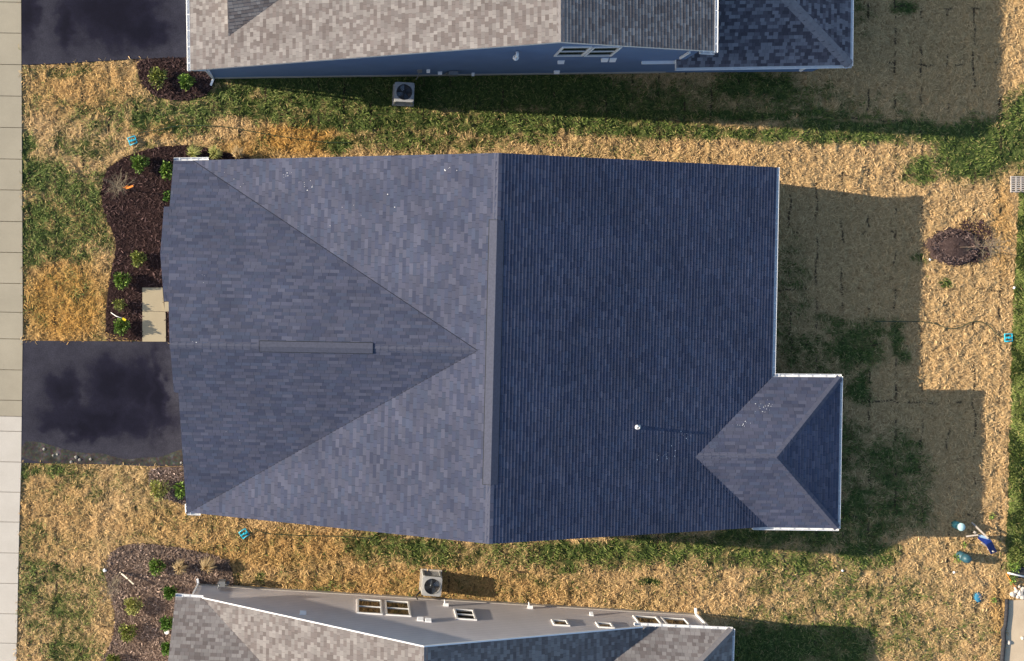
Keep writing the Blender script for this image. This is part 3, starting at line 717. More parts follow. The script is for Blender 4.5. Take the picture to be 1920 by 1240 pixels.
straw2 = ramp(nt, n1, [(.28, (.13, .065, .02)), (.42, (.29, .165, .055)), (.6, (.43, .26, .09)), (.78, (.52, .33, .13))])
grass = ramp(nt, n1, [(.3, (.030, .045, .014)), (.5, (.060, .085, .026)), (.75, (.11, .13, .045))])
c = mix(nt, ao, straw, straw2); c = mix(nt, at, c, grass)
c = mix(nt, N(nt, 'ShaderNodeAttribute', attribute_name='gap').outputs['Fac'], c, (.055, .038, .026))
L(nt, c, bs.inputs['Base Color']); bump(nt, bs, n1, .8, .05)
ga = np.concatenate([greenness(UU, VV).ravel(), np.full(8, .5)]); oa = np.concatenate([np.clip(blobs(UU, VV, ORANGE), 0, 1).ravel(), np.zeros(8)])
ground = mesh_np('ground', co, fq, gm, {'green': ga, 'orange': oa, 'gap': np.concatenate([seam_gap(UU, VV).ravel(), np.zeros(8)])}, True)
tag(ground, 'yard of straw erosion blanket with new grass coming through round the houses', 'ground', kind='structure')

# strands of straw and blades of grass
def strands(n, green_only, lmin, lmax, wmin, wmax, zmin, zmax, curl, lift, seg=3, region=None):
    u = rng.uniform(-40, 1960, n) if region is None else rng.uniform(region[0], region[1], n)
    v = rng.uniform(-40, 1280, n) if region is None else rng.uniform(region[2], region[3], n)
    g = greenness(u, v); k = lawn_ok(u, v)
    if green_only: k &= rng.random(n) < np.clip(g * 2.0 - .3, 0, 1)
    else:
        k &= rng.random(n) > np.clip(g * 1.25 - .2, 0, .93)
        k &= rng.random(n) > seam_gap(u, v) * 1.3
    u, v, g = u[k], v[k], g[k]; n = len(u)
    x, y = (u - NX) * H / F, -(v - NY) * H / F
    a = fbm(x * .9, y * .9, 31, 3) * 14 + rng.normal(0, .8, n); cv = rng.normal(0, curl, n)
    ln = rng.uniform(lmin, lmax, n); w = rng.uniform(wmin, wmax, n)
    zb = rng.uniform(zmin, zmax, n) + relief(x, y) + .01; zl = rng.uniform(0, 1, n) * lift
    cs = []; px, py = x.copy(), y.copy(); roll = rng.normal(0, .5, n)
    for i in range(seg + 1):
        t = i / seg; an = a + cv * (t - .5)
        hx, hy = -np.sin(an), np.cos(an); ww = w * (1 - .75 * abs(2 * t - 1)**2) * .5
        if green_only: zz = zb + zl * t
        else: zz = zb + zl * (1 - (2 * t - 1)**2)
        cs.append(np.stack([px + hx * ww, py + hy * ww, zz + ww * np.sin(roll)], -1)); cs.append(np.stack([px - hx * ww, py - hy * ww, zz - ww * np.sin(roll)], -1))
        px = px + np.cos(an) * ln / seg; py = py + np.sin(an) * ln / seg
    co = np.stack(cs, 1).reshape(-1, 3); m = 2 * (seg + 1)
    b = (np.arange(n) * m)[:, None]
    q = np.concatenate([np.stack([b[:, 0] + 2*i, b[:, 0] + 2*i + 1, b[:, 0] + 2*i + 3, b[:, 0] + 2*i + 2], -1)[:, None, :] for i in range(seg)], 1).reshape(-1, 4)
    return co, q, np.repeat(g, m), np.repeat(np.clip(blobs(u, v, ORANGE), 0, 1), m), np.repeat(rng.random(n), m), n
def strand_mat(name, a_, b_, o1, o2, gr):
    m, nt, bs = nmat(name, .85, .15)
    g = N(nt, 'ShaderNodeAttribute', attribute_name='green').outputs['Fac']; o = N(nt, 'ShaderNodeAttribute', attribute_name='orange').outputs['Fac']
    t = N(nt, 'ShaderNodeAttribute', attribute_name='tone').outputs['Fac']
    c = mix(nt, o, mix(nt, t, a_, b_), mix(nt, t, o1, o2))
    if gr: c = mix(nt, math_(nt, 'MULTIPLY', g, .75), c, mix(nt, t, gr[0], gr[1]))
    L(nt, c, bs.inputs['Base Color']); return m
co, q, g_, o_, t_, n_ = strands(430000, False, .08, .28, .007, .024, -.015, .024, 1.9, .055)
so = mesh_np('straw', co, q, strand_mat('straw_strand', (.40, .265, .125), (.76, .53, .27), (.34, .17, .04), (.70, .41, .115), ((.07, .085, .028), (.28, .25, .095))), {'green': g_, 'orange': o_, 'tone': t_})
tag(so, 'loose straw mulch blanket spread over the bare yard', 'straw', kind='stuff')
co, q, g_, o_, t_, n_ = strands(330000, True, .06, .17, .014, .032, -.01, .02, .9, .09, 2)
co2, q2, g2_, o2_, t2_, n2_ = strands(60000, True, .05, .12, .012, .026, -.01, .02, .8, .10, 2, (1880, 1985, 355, 1085))
q2 = q2 + len(co); co = np.vstack([co, co2]); q = np.vstack([q, q2]); t2_ = .55 + .45 * t2_; g_, o_, t_ = np.concatenate([g_, g2_]), np.concatenate([o_, o2_]), np.concatenate([t_, t2_])
gmt, nt, bs = nmat('grass_blade', .7, .2)
t = N(nt, 'ShaderNodeAttribute', attribute_name='tone').outputs['Fac']
L(nt, ramp(nt, t, [(0, (.028, .052, .010)), (.4, (.070, .112, .021)), (.8, (.145, .185, .042)), (1, (.24, .24, .085))]), bs.inputs['Base Color'])
go = mesh_np('grass', co, q, gmt, {'green': g_, 'orange': o_, 'tone': t_})
tag(go, 'young green grass growing in patches through the straw', 'grass', kind='stuff')

# flat sheets laid over the ground
def smooth_poly(poly, it=2):
    for _ in range(it):
        out = []
        for i in range(len(poly)):
            a, b = poly[i], poly[(i+1) % len(poly)]
            out += [(a[0]*.75 + b[0]*.25, a[1]*.75 + b[1]*.25), (a[0]*.25 + b[0]*.75, a[1]*.25 + b[1]*.75)]
        poly = out
    return poly
def sheet(name, poly, z, mat, label, cat, sub=None, depth=.15):
    bm = bmesh.new()
    vs_ = [bm.verts.new(gp(u, v) + Vector((0, 0, z))) for u, v in poly]
    f = bm.faces.new(vs_); f.normal_update()
    if f.normal.z < 0: f.normal_flip()
    r = bmesh.ops.extrude_face_region(bm, geom=[f])
    nv_ = [e for e in r['geom'] if isinstance(e, bmesh.types.BMVert)]
    bm.faces.remove(f) if f.is_valid else None
    for v in nv_: pass
    # top is the extruded copy, the original ring drops below grade
    for v in vs_: v.co.z = z - depth
    bmesh.ops.triangulate(bm, faces=[x for x in bm.faces if len(x.verts) > 4])
    bmesh.ops.recalc_face_normals(bm, faces=bm.faces)
    me = bpy.data.meshes.new(name); bm.to_mesh(me); bm.free(); me.materials.append(mat)
    o = bpy.data.objects.new(name, me); COL.objects.link(o)
    return tag(o, label, cat, kind='structure')
am, nt, bs = nmat('sealed_asphalt', .8, .08); p = pos(nt)
mp = N(nt, 'ShaderNodeMapping'); mp.inputs['Scale'].default_value = (.9, 1.1, 1); L(nt, p, mp.inputs['Vector'])
wv = N(nt, 'ShaderNodeTexNoise'); wv.inputs['Scale'].default_value = 1.3; wv.inputs['Detail'].default_value = 4; L(nt, p, wv.inputs['Vector'])
wsub = N(nt, 'ShaderNodeVectorMath', operation='MULTIPLY_ADD')
L(nt, wv.outputs['Color'], wsub.inputs[0]); wsub.inputs[1].default_value = (1.5, 1.5, 0); L(nt, p, wsub.inputs[2])
def stain(u, v, ru, rv):
    c = gp(u, v); r = (ru / 46, rv / 46)
    mp_ = N(nt, 'ShaderNodeMapping', vector_type='POINT'); mp_.inputs['Location'].default_value = (-(c.x + .75) / r[0], -(c.y + .75) / r[1], 0); mp_.inputs['Scale'].default_value = (1 / r[0], 1 / r[1], 0); L(nt, wsub.outputs[0], mp_.inputs['Vector'])
    ln = N(nt, 'ShaderNodeVectorMath', operation='LENGTH'); L(nt, mp_.outputs[0], ln.inputs[0]); return ln.outputs['Value']
sd = None
for q in ((122, 735, 30, 36), (212, 722, 38, 40), (262, 722, 32, 44), (200, 785, 92, 26), (296, 740, 14, 70), (150, 805, 60, 16), (215, 35, 70, 42), (255, 55, 52, 30), (52, 30, 22, 45), (170, 20, 40, 30), (122, 50, 14, 34)):
    d_ = stain(*q); sd = d_ if sd is None else math_(nt, 'SMOOTH_MIN', sd, d_, .35)
a1 = math_(nt, 'ADD', math_(nt, 'MULTIPLY', math_(nt, 'MINIMUM', sd, 2.0), .30), math_(nt, 'MULTIPLY', math_(nt, 'SUBTRACT', noise(nt, p, .9, 5, .6), .5), .45))
a2 = noise(nt, p, 60, 3); a3 = noise(nt, p, 2.6, 5, .65)
c = ramp(nt, a1, [(.10, (.006, .006, .014)), (.30, (.011, .011, .023)), (.44, (.027, .027, .040)), (.66, (.040, .040, .055))])
c = mix(nt, .5, c, ramp(nt, a3, [(.3, (.75,) * 3), (.7, (1.25,) * 3)]), 'MULTIPLY'); c = mix(nt, .8, c, ramp(nt, noise(nt, p, 28, 4, .7), [(.3, (.6,) * 3), (.72, (1.45,) * 3)]), 'MULTIPLY')
L(nt, c, bs.inputs['Base Color']); bump(nt, bs, a2, .25, .006)
L(nt, ramp(nt, a1, [(.2, (.6,) * 3), (.5, (.85,) * 3)]), bs.inputs['Roughness'])
sheet('driveway', DRIVE, .025, am, 'blotchy black asphalt driveway in front of the middle house', 'driveway')
sheet('driveway', DRIVE2, .025, am, 'black asphalt driveway in the top left corner beside the top house', 'driveway')
em, nt, bs = nmat('crumbled_asphalt', .95, .1); p = pos(nt)
e1 = noise(nt, p, 3, 5, .6); vo = N(nt, 'ShaderNodeTexVoronoi'); vo.inputs['Scale'].default_value = 14; L(nt, p, vo.inputs['Vector'])
c = ramp(nt, e1, [(.3, (.030, .029, .027)), (.55, (.065, .062, .056)), (.75, (.14, .135, .125))])
c = mix(nt, .35, c, vo.outputs['Color'], 'MULTIPLY'); L(nt, c, bs.inputs['Base Color']); bump(nt, bs, e1, .6, .03)
sheet('asphalt_shoulder', smooth_poly([(41, 828), (72, 828), (100, 836), (135, 846), (160, 850), (190, 849), (212, 856), (240, 862), (275, 857), (300, 858), (330, 846), (352, 838), (356, 872), (280, 872.5), (180, 869), (40, 867)], 1), .031, em, 'crumbly grey shoulder along the lower edge of the driveway', 'shoulder')
def concrete(name, lo, hi, seed):
    m, nt, bs = nmat(name, .9, .15); p = pos(nt)
    f = noise(nt, p, .8 + seed * .1, 5, .6); g = noise(nt, p, 45, 3)
    c = ramp(nt, f, [(.3, lo), (.7, hi)]); c = mix(nt, .3, c, ramp(nt, g, [(.3, (.8,) * 3), (.7, (1.15,) * 3)]), 'MULTIPLY')
    L(nt, c, bs.inputs['Base Color']); bump(nt, bs, g, .15, .004); return m
c_old = concrete('aged_concrete', (.31, .28, .215), (.36, .325, .25), 0); c_new = concrete('fresh_concrete', (.47, .44, .39), (.52, .49, .44), 3); c_path = concrete('walkway_concrete', (.35, .295, .20), (.385, .33, .225), 5)
# sidewalk panels: one slab mesh with real joints
def walk_edge(v): return np.interp(v, [-400, 0, 300, 620, 870, 960, 1240, 1700], [40, 40, 41.5, 43, 40, 37, 31, 22])
def panels(joints, mat, label):
    m = MB()
    for a, b in zip(joints, joints[1:]):
        a_, b_ = a + .55, b - .55
        P = [gp(-75, a_ - 2), gp(walk_edge(a_), a_), gp(walk_edge(b_), b_), gp(-75, b_ - 2)]
        m.prism([(q.x, q.y) for q in P], -.12, .035)
    return tag(m.build('sidewalk', mat, None), label, 'sidewalk', kind='structure')
jj = [5 - 58.5 * k for k in range(6, 0, -1)] + [5, 63, 122, 181, 240, 299, 357, 416, 474, 532, 586, 636, 694, 751, 781]
panels(jj, c_old, 'older beige concrete sidewalk panels along the upper left edge')
panels([781, 809, 866.5, 923, 979, 1037, 1094, 1151, 1206, 1262, 1318, 1374, 1430], c_new, 'newer pale concrete sidewalk panels along the lower left edge')
m = MB()
m.prism([tuple(gp(u, v).xy) for u, v in ((267.5, 584.0), (267.5, 539.5), (305, 539.5), (309, 584.0))], -.1, .06); m.prism([tuple(gp(u, v).xy) for u, v in ((267.5, 640.5), (267.5, 584.6), (311, 584.6), (311.5, 640.5))], -.1, .06)
tag(m.build('path', c_path, None), 'short tan concrete walkway of two slabs beside the driveway', 'path', kind='structure')
m = MB(); m.prism([tuple(gp(u, v).xy) for u, v in ((309.5, 584), (309.5, 566), (335, 566), (335, 584))], -.1, .14)
tag(m.build('path', c_path, None), 'small concrete step at the end of the walkway under the eave', 'step', kind='structure')
sand = concrete('sandy_concrete', (.48, .38, .265), (.60, .49, .35), 2)
sheet('path', PAD, .02, sand, 'sandy pale pavement in the lower right corner', 'pavement')
# mulch
def mulch(name, a, b, c_):
    m, nt, bs = nmat(name, .95, .08); p = pos(nt)
    f = noise(nt, p, 16, 5, .65, 1.5); f2 = noise(nt, p, .8, 3)
    c = ramp(nt, f, [(.3, a), (.55, b), (.78, c_)]); c = mix(nt, .6, c, ramp(nt, f2, [(.3, (.8,) * 3), (.7, (1.2,) * 3)]), 'MULTIPLY')
    L(nt, c, bs.inputs['Base Color']); bump(nt, bs, f, .7, .04); return m
mu_d = mulch('dark_mulch', (.014, .008, .008), (.034, .019, .018), (.068, .041, .038)); mu_l = mulch('faded_mulch', (.07, .047, .037), (.145, .10, .078), (.24, .175, .14))
sheet('mulch_bed', smooth_poly(BED1, 1), .03, mu_d, 'long dark brown mulch bed along the front of the middle house', 'mulch bed')
sheet('mulch_bed', smooth_poly(BED2, 1), .03, mu_d, 'small dark mulch bed below the top left driveway', 'mulch bed')
sheet('mulch_bed', smooth_poly(BED3, 1), .03, mu_l, 'tiny brown mulch bed at the lower front corner of the middle house', 'mulch bed')
sheet('mulch_bed', smooth_poly(BED4, 1), .03, mu_l, 'wide faded brown mulch bed in front of the bottom house', 'mulch bed')
def chips(poly, n, a, b, name, label, z=.03, bb=None):
    u0, u1 = min(p[0] for p in poly), max(p[0] for p in poly); v0_, v1_ = min(p[1] for p in poly), max(p[1] for p in poly)
    u, v = rng.uniform(u0, u1, n), rng.uniform(v0_, v1_, n); k = inpoly(u, v, poly) & ~houses_mask(u, v) & ~inpoly(u, v, PATH) & ~inpoly(u, v, [(41, 639), (330, 639), (330, 700), (41, 700)])
    u, v = u[k], v[k]; n = len(u); x, y = (u - NX) * H / F, -(v - NY) * H / F
    an = rng.uniform(0, 6.28, n); ln = rng.uniform(.03, .10, n); w = rng.uniform(.008, .02, n); ti = rng.normal(0, .35, n); zz = z + rng.uniform(.005, .03, n)
    dx, dy = np.cos(an) * ln, np.sin(an) * ln; hx, hy = -np.sin(an) * w, np.cos(an) * w; dzz = np.sin(ti) * ln
    co = np.stack([np.stack([x-dx-hx, y-dy-hy, zz-dzz], -1), np.stack([x+dx-hx, y+dy-hy, zz+dzz], -1), np.stack([x+dx+hx, y+dy+hy, zz+dzz], -1), np.stack([x-dx+hx, y-dy+hy, zz-dzz], -1)], 1).reshape(-1, 3)
    m, nt, bs = nmat(name + '_bark', .95, .08)
    t = N(nt, 'ShaderNodeAttribute', attribute_name='tone').outputs['Fac']; L(nt, ramp(nt, t, [(0, a), (.9, b), (1, [c * 2.2 for c in b])]), bs.inputs['Base Color'])
    o = mesh_np('mulch', co, np.arange(4 * n).reshape(-1, 4), m, {'tone': np.repeat(rng.random(n), 4)})
    return tag(o, label, 'mulch', kind='stuff')
chips(BED1, 9000, (.016, .010, .010), (.075, .046, .043), 'dark', 'dark shredded bark in the long front bed')
chips(BED2, 2600, (.016, .010, .010), (.075, .046, .043), 'dark', 'dark shredded bark in the small top bed')
chips(BED3, 1500, (.06, .042, .036), (.22, .165, .145), 'pale', 'brown shredded bark in the tiny corner bed')
chips(BED4, 12000, (.07, .047, .037), (.26, .19, .15), 'pale', 'faded shredded bark in the wide bottom bed')

# ================================================================== PLANTS
def leaf_mat(name, lo, hi):
    m, nt, bs = nmat(name, .6, .3)
    oi = N(nt, 'ShaderNodeAttribute', attribute_name='tone').outputs['Fac']
    L(nt, ramp(nt, oi, [(0, lo), (1, hi)]), bs.inputs['Base Color']); return m
LG = leaf_mat('bright_green_leaf', (.055, .105, .016), (.24, .36, .065)); LO = leaf_mat('olive_leaf', (.09, .115, .02), (.33, .36, .09)); LD = leaf_mat('dark_green_leaf', (.03, .075, .01), (.11, .22, .03)); LY = leaf_mat('straw_leaf', (.30, .20, .08), (.60, .45, .24)); LYG = leaf_mat('yellow_green_leaf', (.16, .19, .035), (.46, .44, .15))
def quads_obj(name, P, mat, parent):
    P = np.array(P); n = len(P); o = mesh_np(name, P.reshape(-1, 3), np.arange(4 * n).reshape(-1, 4), mat, {'tone': np.repeat(rng.random(n), 4)})
    o.parent = parent; return o
def foliage(r, h, n, leaf):
    P = []
    for i in range(n):
        a, c = random.uniform(0, 6.283), random.uniform(-.15, 1); e = math.sqrt(max(0, 1 - min(1, abs(c))**2))
        lump = .78 + .22 * math.sin(a * 3 + c * 4) + random.gauss(0, .10)
        rr = random.uniform(.55, 1.0) * lump
        p = Vector((r * e * math.cos(a) * rr, r * e * math.sin(a) * rr, max(.02, h * (.45 + .55 * c * rr))))
        d = (p - Vector((0, 0, h * .3))).normalized() + Vector((random.gauss(0, .5), random.gauss(0, .5), random.gauss(0, .4))); d.normalize()
        s = d.cross(Vector((random.gauss(0, 1), random.gauss(0, 1), random.gauss(0, 1)))).normalized(); l = leaf * random.uniform(.6, 1.3); w = l * .28
        P.append([p - s * w * .3, p + d * l * .5 - s * w, p + d * l, p + d * l * .5 + s * w])
    return P
def stems(r, h, n=9):
    m = MB()
    for i in range(n):
        a = 6.283 * i / n + random.uniform(-.3, .3); m.tube([(0, 0, -.02), (r * .35 * math.cos(a), r * .35 * math.sin(a), h * .45), (r * .7 * math.cos(a), r * .7 * math.sin(a), h * .8)], [.012, .009, .004], 5)
    return m
GS = 'shrubs planted in the mulch beds'
def shrub(u, v, rpx, mat, label, hk=.9, leaf=.095, n=760, z=.03, name='shrub'):
    r = rpx / 46 * 1.18; h = r * 1.6 * hk; c0 = h * .45
    # the pixel marks the crown's middle, the base stands under it
    p = gp(u, v, c0 + .03); o = empty(name, (p.x, p.y, z), label, 'shrub', GS)
    quads_obj('foliage', foliage(r, h, n, leaf), mat, o); stems(r, h).build('stem', M['bark'], o); return o
shrub(296, 145, 16, LO, 'round olive green shrub in the small top bed, farther from the house')
shrub(350, 154, 13, LG, 'bright green shrub in the small top bed beside the downspout', 1.0)
shrub(262, 306, 14, LG, 'bright green shrub at the upper end of the long front bed')
shrub(315, 320, 13, LG, 'spiky green shrub half under the upper front corner of the middle roof', 1, .16, 220)
shrub(317, 368, 9, LD, 'small dark shrub almost hidden under the front eave of the middle house', 1, .12, 160)
shrub(260, 485, 12, LO, 'small olive shrub alone in the middle of the long front bed')
shrub(229, 526, 14, LG, 'largest round green shrub of the row left of the walkway')
shrub(224, 572, 11, LO, 'thin straggly shrub left of the walkway slabs', 1, .08, 300)
shrub(228, 612, 13, LG, 'round green shrub nearest the driveway in the long front bed')
shrub(299, 917, 17, LYG, 'yellow green shrub in the tiny corner bed', .8)
shrub(341, 918, 13, LG, 'bright green shrub in the tiny corner bed against the roof edge', 1, .13, 300)
shrub(294, 1062, 13, LG, 'bright green round shrub at the upper end of the bottom bed')
shrub(318, 1110, 10, LD, 'dark green shrub below the gutter corner of the bottom house')
shrub(250, 1135, 15, LYG, 'upper of two yellow green shrubs in the bottom bed', .8)
shrub(240, 1185, 14, LO, 'lower of two yellow green shrubs in the bottom bed', .8)
shrub(314, 1169, 11, LD, 'dark green shrub beside the white disc in the bottom bed')
shrub(314, 1215, 10, LD, 'dark green shrub at the lowest house edge of the bottom bed')
shrub(212, 1238, 10, LO, 'olive shrub cut by the bottom edge of the photo')
def tuft(u, v, r, h, mat, lean, label, n=150):
    p = gp(u, v); o = empty('ornamental_grass', (p.x, p.y, .03), label, 'grass clump', 'ornamental grass clumps'); P = []
    for i in range(n):
        a = random.uniform(0, 6.283); s = random.uniform(.4, 1) * r; d = Vector((math.cos(a), math.sin(a), 0)) * s + Vector(lean) * random.uniform(.5, 1.2)
        hh = h * random.uniform(.5, 1); b = Vector((random.gauss(0, .03), random.gauss(0, .03), 0)); mid = b + d * .45 + Vector((0, 0, hh * .8)); tip = b + d + Vector((0, 0, hh * .75))
        w = Vector((-d.y, d.x, 0)).normalized() * random.uniform(.006, .013)
        P.append([b - w, mid - w, mid + w, b + w]); P.append([mid - w, tip - w * .2, tip + w * .2, mid + w])
    quads_obj('blades', P, mat, o); return o
tuft(362, 292, .34, .5, LYG, (.12, .16, 0), 'green grass clump at the upper front corner of the middle house')
tuft(402, 291, .34, .5, LYG, (.1, .12, 0), 'middle of three grass clumps above the middle roof')
tuft(447, 294, .3, .55, LY, (.02, .2, 0), 'straw coloured grass clump at the right end of the front bed')
tuft(336, 1062, .34, .5, LY, (.12, .10, 0), 'dry straw grass clump left of the other in the bottom bed')
tuft(386, 1062, .36, .6, LY, (.2, .26, 0), 'dry straw grass clump at the right end of the bottom bed')

def sapling(u, v, h, bark, spread, label, lean=(0, 0), nb=26, ribbons=False):
    p = gp(u, v); o = empty('sapling', (p.x, p.y, .03), label, 'tree', 'young bare trees'); t = MB(); tip = Vector((lean[0], lean[1], h))
    t.tube([(0, 0, -.05), tip * .3, tip * .62 + Vector((.02, .01, 0)), tip], [.024, .02, .015, .006], 8); t.build('trunk', bark, o)
    c = MB()
    for i in range(nb):
        f = random.uniform(.45, .98); a = random.uniform(0, 6.283); s0 = tip * f; ln = spread * random.uniform(.45, 1) * (1.15 - f * .5); d = Vector((math.cos(a), math.sin(a), random.uniform(.35, 1.0))).normalized()
        e = s0 + d * ln; md = (s0 + e) / 2 + Vector((random.gauss(0, .03), random.gauss(0, .03), -.02)); c.tube([s0, md, e], [.009, .007, .003], 4, False)
        for k in range(5):
            q = s0 + (e - s0) * random.uniform(.3, 1); dd = (d + Vector((random.gauss(0, .7), random.gauss(0, .7), random.gauss(0, .4)))).normalized(); c.tube([q, q + dd * ln * random.uniform(.25, .5)], [.006, .003], 4, False)
    c.build('crown', M['twig'], o, weld=False)
    if ribbons:
        r = MB(); r.bar(tip * .45 + Vector((0, 0, 0)), tip * .45 + Vector((.22, .10, .03)), .06, .02); r.build('ribbon', M['orange'], o); r = MB(); r.bar(tip * .33 + Vector((.05, .0, 0)), tip * .33 + Vector((.36, .12, .05)), .07, .02); r.build('ribbon', M['orange'], o)
    return o
sapling(242, 357, 2.3, M['bark'], .75, 'bare young tree with orange ribbons in the long front bed', (0, 0), 34, True)
sapling(228, 1072, 2.2, M['bark'], .7, 'bare young tree with a pale broken stake in the bottom bed', (.05, -.05), 28)
sapling(1793, 464, 2.6, M['bark'], .85, 'bare young tree rising from the mulch mound in the back yard', (.1, 0), 34)
p = gp(226, 1072); o = empty('wooden_stake', (p.x, p.y, .03), 'pale wooden stake leaning in the bottom bed beside the bare tree', 'stake')
m = MB(); e = gp(240, 1085, .25) - p; e2 = gp(251, 1095, .3) - p
m.bar((0, 0, .05), e, .055, .05); m.build('rod', M['bark_pale'], o); m = MB(); m.bar(e + Vector((.03, -.03, 0)), e2, .045, .05); m.build('split_end', M['bark_pale'], o)
# mulch mound in the back yard
p = gp(1786, 463); mm = MB(); n = 40; rings = []
for j in range(7):
    t = j / 6; rings.append([Vector((p.x + (1.12 - .1 * math.sin(2 * a)) * t * math.cos(a) * 1.02 * (1 + .08 * math.sin(5 * a)), p.y + .78 * t * math.sin(a) * (1 + .07 * math.sin(4 * a + 1)), .28 * (1 - t**2) - .02 + random.uniform(-.01, .01))) for a in [6.283 * k / n for k in range(n)]])
for a, b in zip(rings, rings[1:]):
    for k in range(n): mm.face([a[k], a[(k+1) % n], b[(k+1) % n], b[k]], smooth=True)
tag(mm.build('mulch_mound', mulch('mound_mulch', (.035, .022, .02), (.085, .058, .052), (.17, .125, .11)), None), 'mound of dark mulch around the back yard sapling', 'mulch mound', kind='stuff')
def ell(cx, cy, rx, ry, n=24): return [(cx + rx * math.cos(6.283 * k / n), cy + ry * math.sin(6.283 * k / n)) for k in range(n)]
def ontop(u, v): return .03
k0_ = chips(ell(1786, 463, 46, 32), 1500, (.03, .018, .017), (.17, .12, .105), 'mound', 'loose bark chips over the mulch mound', .16)
k_ = chips(ell(1822, 452, 40, 42), 700, (.03, .016, .018), (.085, .05, .05), 'spilled', 'dark bark chips spilled right of the mulch mound', .07)

# ================================================================== YARD THINGS
def ac_unit(u, v, rz, label):
    p = gp(u, v, .8); o = empty('air_conditioner', (p.x, p.y, 0), label, 'air conditioner', 'outdoor air conditioners', rz)
    def rsq(s, r, k=5):
        out = []
        for cx, cy, a0 in ((s-r, s-r, 0), (-s+r, s-r, 90), (-s+r, -s+r, 180), (s-r, -s+r, 270)):
            for i in range(k + 1): a = math.radians(a0 + 90 * i / k); out.append((cx + r * math.cos(a), cy + r * math.sin(a)))
        return out
    m = MB(); m.prism(rsq(.44, .03), -.05, .06); m.build('base_pad', M['foundation'], o)
    m = MB(); m.prism(rsq(.365, .09), .06, .72); m.build('coil', M['ac_dark'], o)
    m = MB()
    for z in np.arange(.10, .70, .045): m.prism(rsq(.372, .092), z, z + .018)
    for cx, cy in ((.35, .35), (-.35, .35), (.35, -.35), (-.35, -.35)): m.prism([(cx * .98 + q[0] * .16, cy * .98 + q[1] * .16) for q in rsq(.3, .12)], .06, .74)
    m.build('louvre_panel', M['ac_metal'], o)
    m = MB(); base = rsq(.39, .10); out = []
    for q0, q1 in zip(base, base[1:] + base[:1]):
        ns = max(1, int(math.hypot(q1[0] - q0[0], q1[1] - q0[1]) / .05)); out += [(q0[0] + (q1[0] - q0[0]) * t / ns, q0[1] + (q1[1] - q0[1]) * t / ns) for t in range(ns)]
    n = len(out); R_ = .315
    ins = []
    for q in out: a = math.atan2(q[1], q[0]); ins.append((R_ * math.cos(a), R_ * math.sin(a)))
    for k in range(n):
        j = (k + 1) % n
        m.face([Vector((*out[k], .82)), Vector((*out[j], .82)), Vector((*ins[j], .83)), Vector((*ins[k], .83))]); m.face([Vector((*out[k], .72)), Vector((*out[j], .72)), Vector((*out[j], .82)), Vector((*out[k], .82))]); m.face([Vector((*ins[k], .83)), Vector((*ins[j], .83)), Vector((*ins[j], .70)), Vector((*ins[k], .70))])
    m.build('top_panel', M['ac_metal'], o)
    m = MB(); m.lathe([(.314, .705), (.05, .70)], n=28); fw = m.build('fan_well', M['dark'], o)
    m = MB()
    for k in range(4):
        a = k * math.pi / 2 + .5; d = Vector((math.cos(a), math.sin(a), 0)); s = Vector((-d.y, d.x, 0))
        m.face([d * .07 - s * .05 + Vector((0, 0, .77)), d * .29 - s * .13 + Vector((0, 0, .78)), d * .29 + s * .08 + Vector((0, 0, .725)), d * .07 + s * .05 + Vector((0, 0, .74))])
    m.lathe([(.075, .72), (.075, .79), (.05, .80)], n=16); m.build('fan', M['chrome'], o)
    m = MB()
    for r in (.07, .13, .19, .25, .30): m.lathe([(r - .004, .846), (r, .852), (r + .004, .846), (r, .842), (r - .004, .846)], n=28, cap=False)
    for k in range(8): a = k * math.pi / 4; m.bar((math.cos(a) * .05, math.sin(a) * .05, .846), (math.cos(a) * .318, math.sin(a) * .318, .836), .007, .007)
    m.lathe([(.06, .842), (.06, .852)], n=16); m.build('fan_grille', M['dark'], o); return o
ac_unit(758, 173, math.radians(-3), 'air conditioner in shade beside the blue grey wall of the top house')
ac_unit(810, 1099.5, math.radians(-4), 'sunlit air conditioner beside the greige wall of the bottom house')
# refrigerant line
m = MB(); m.tube([gp(791, 1108, .15), gp(784, 1113, .12), gp(780, 1119, .3), gp(783, 1124, .55)], .03, 7); m.tube([gp(793, 1106, .2), gp(786, 1110, .2), gp(781, 1117, .4)], .02, 6)
tag(m.build('refrigerant_line', M['dark'], None), 'dark refrigerant pipes between the sunlit air conditioner and the greige wall', 'pipe')
m = MB(); m.tube([gp(780, 150, .25), gp(784, 143, .3), gp(786, 137, .8)], .025, 7)
tag(m.build('refrigerant_line', M['grey_metal'], None), 'grey pipe between the shaded air conditioner and the top house', 'pipe')

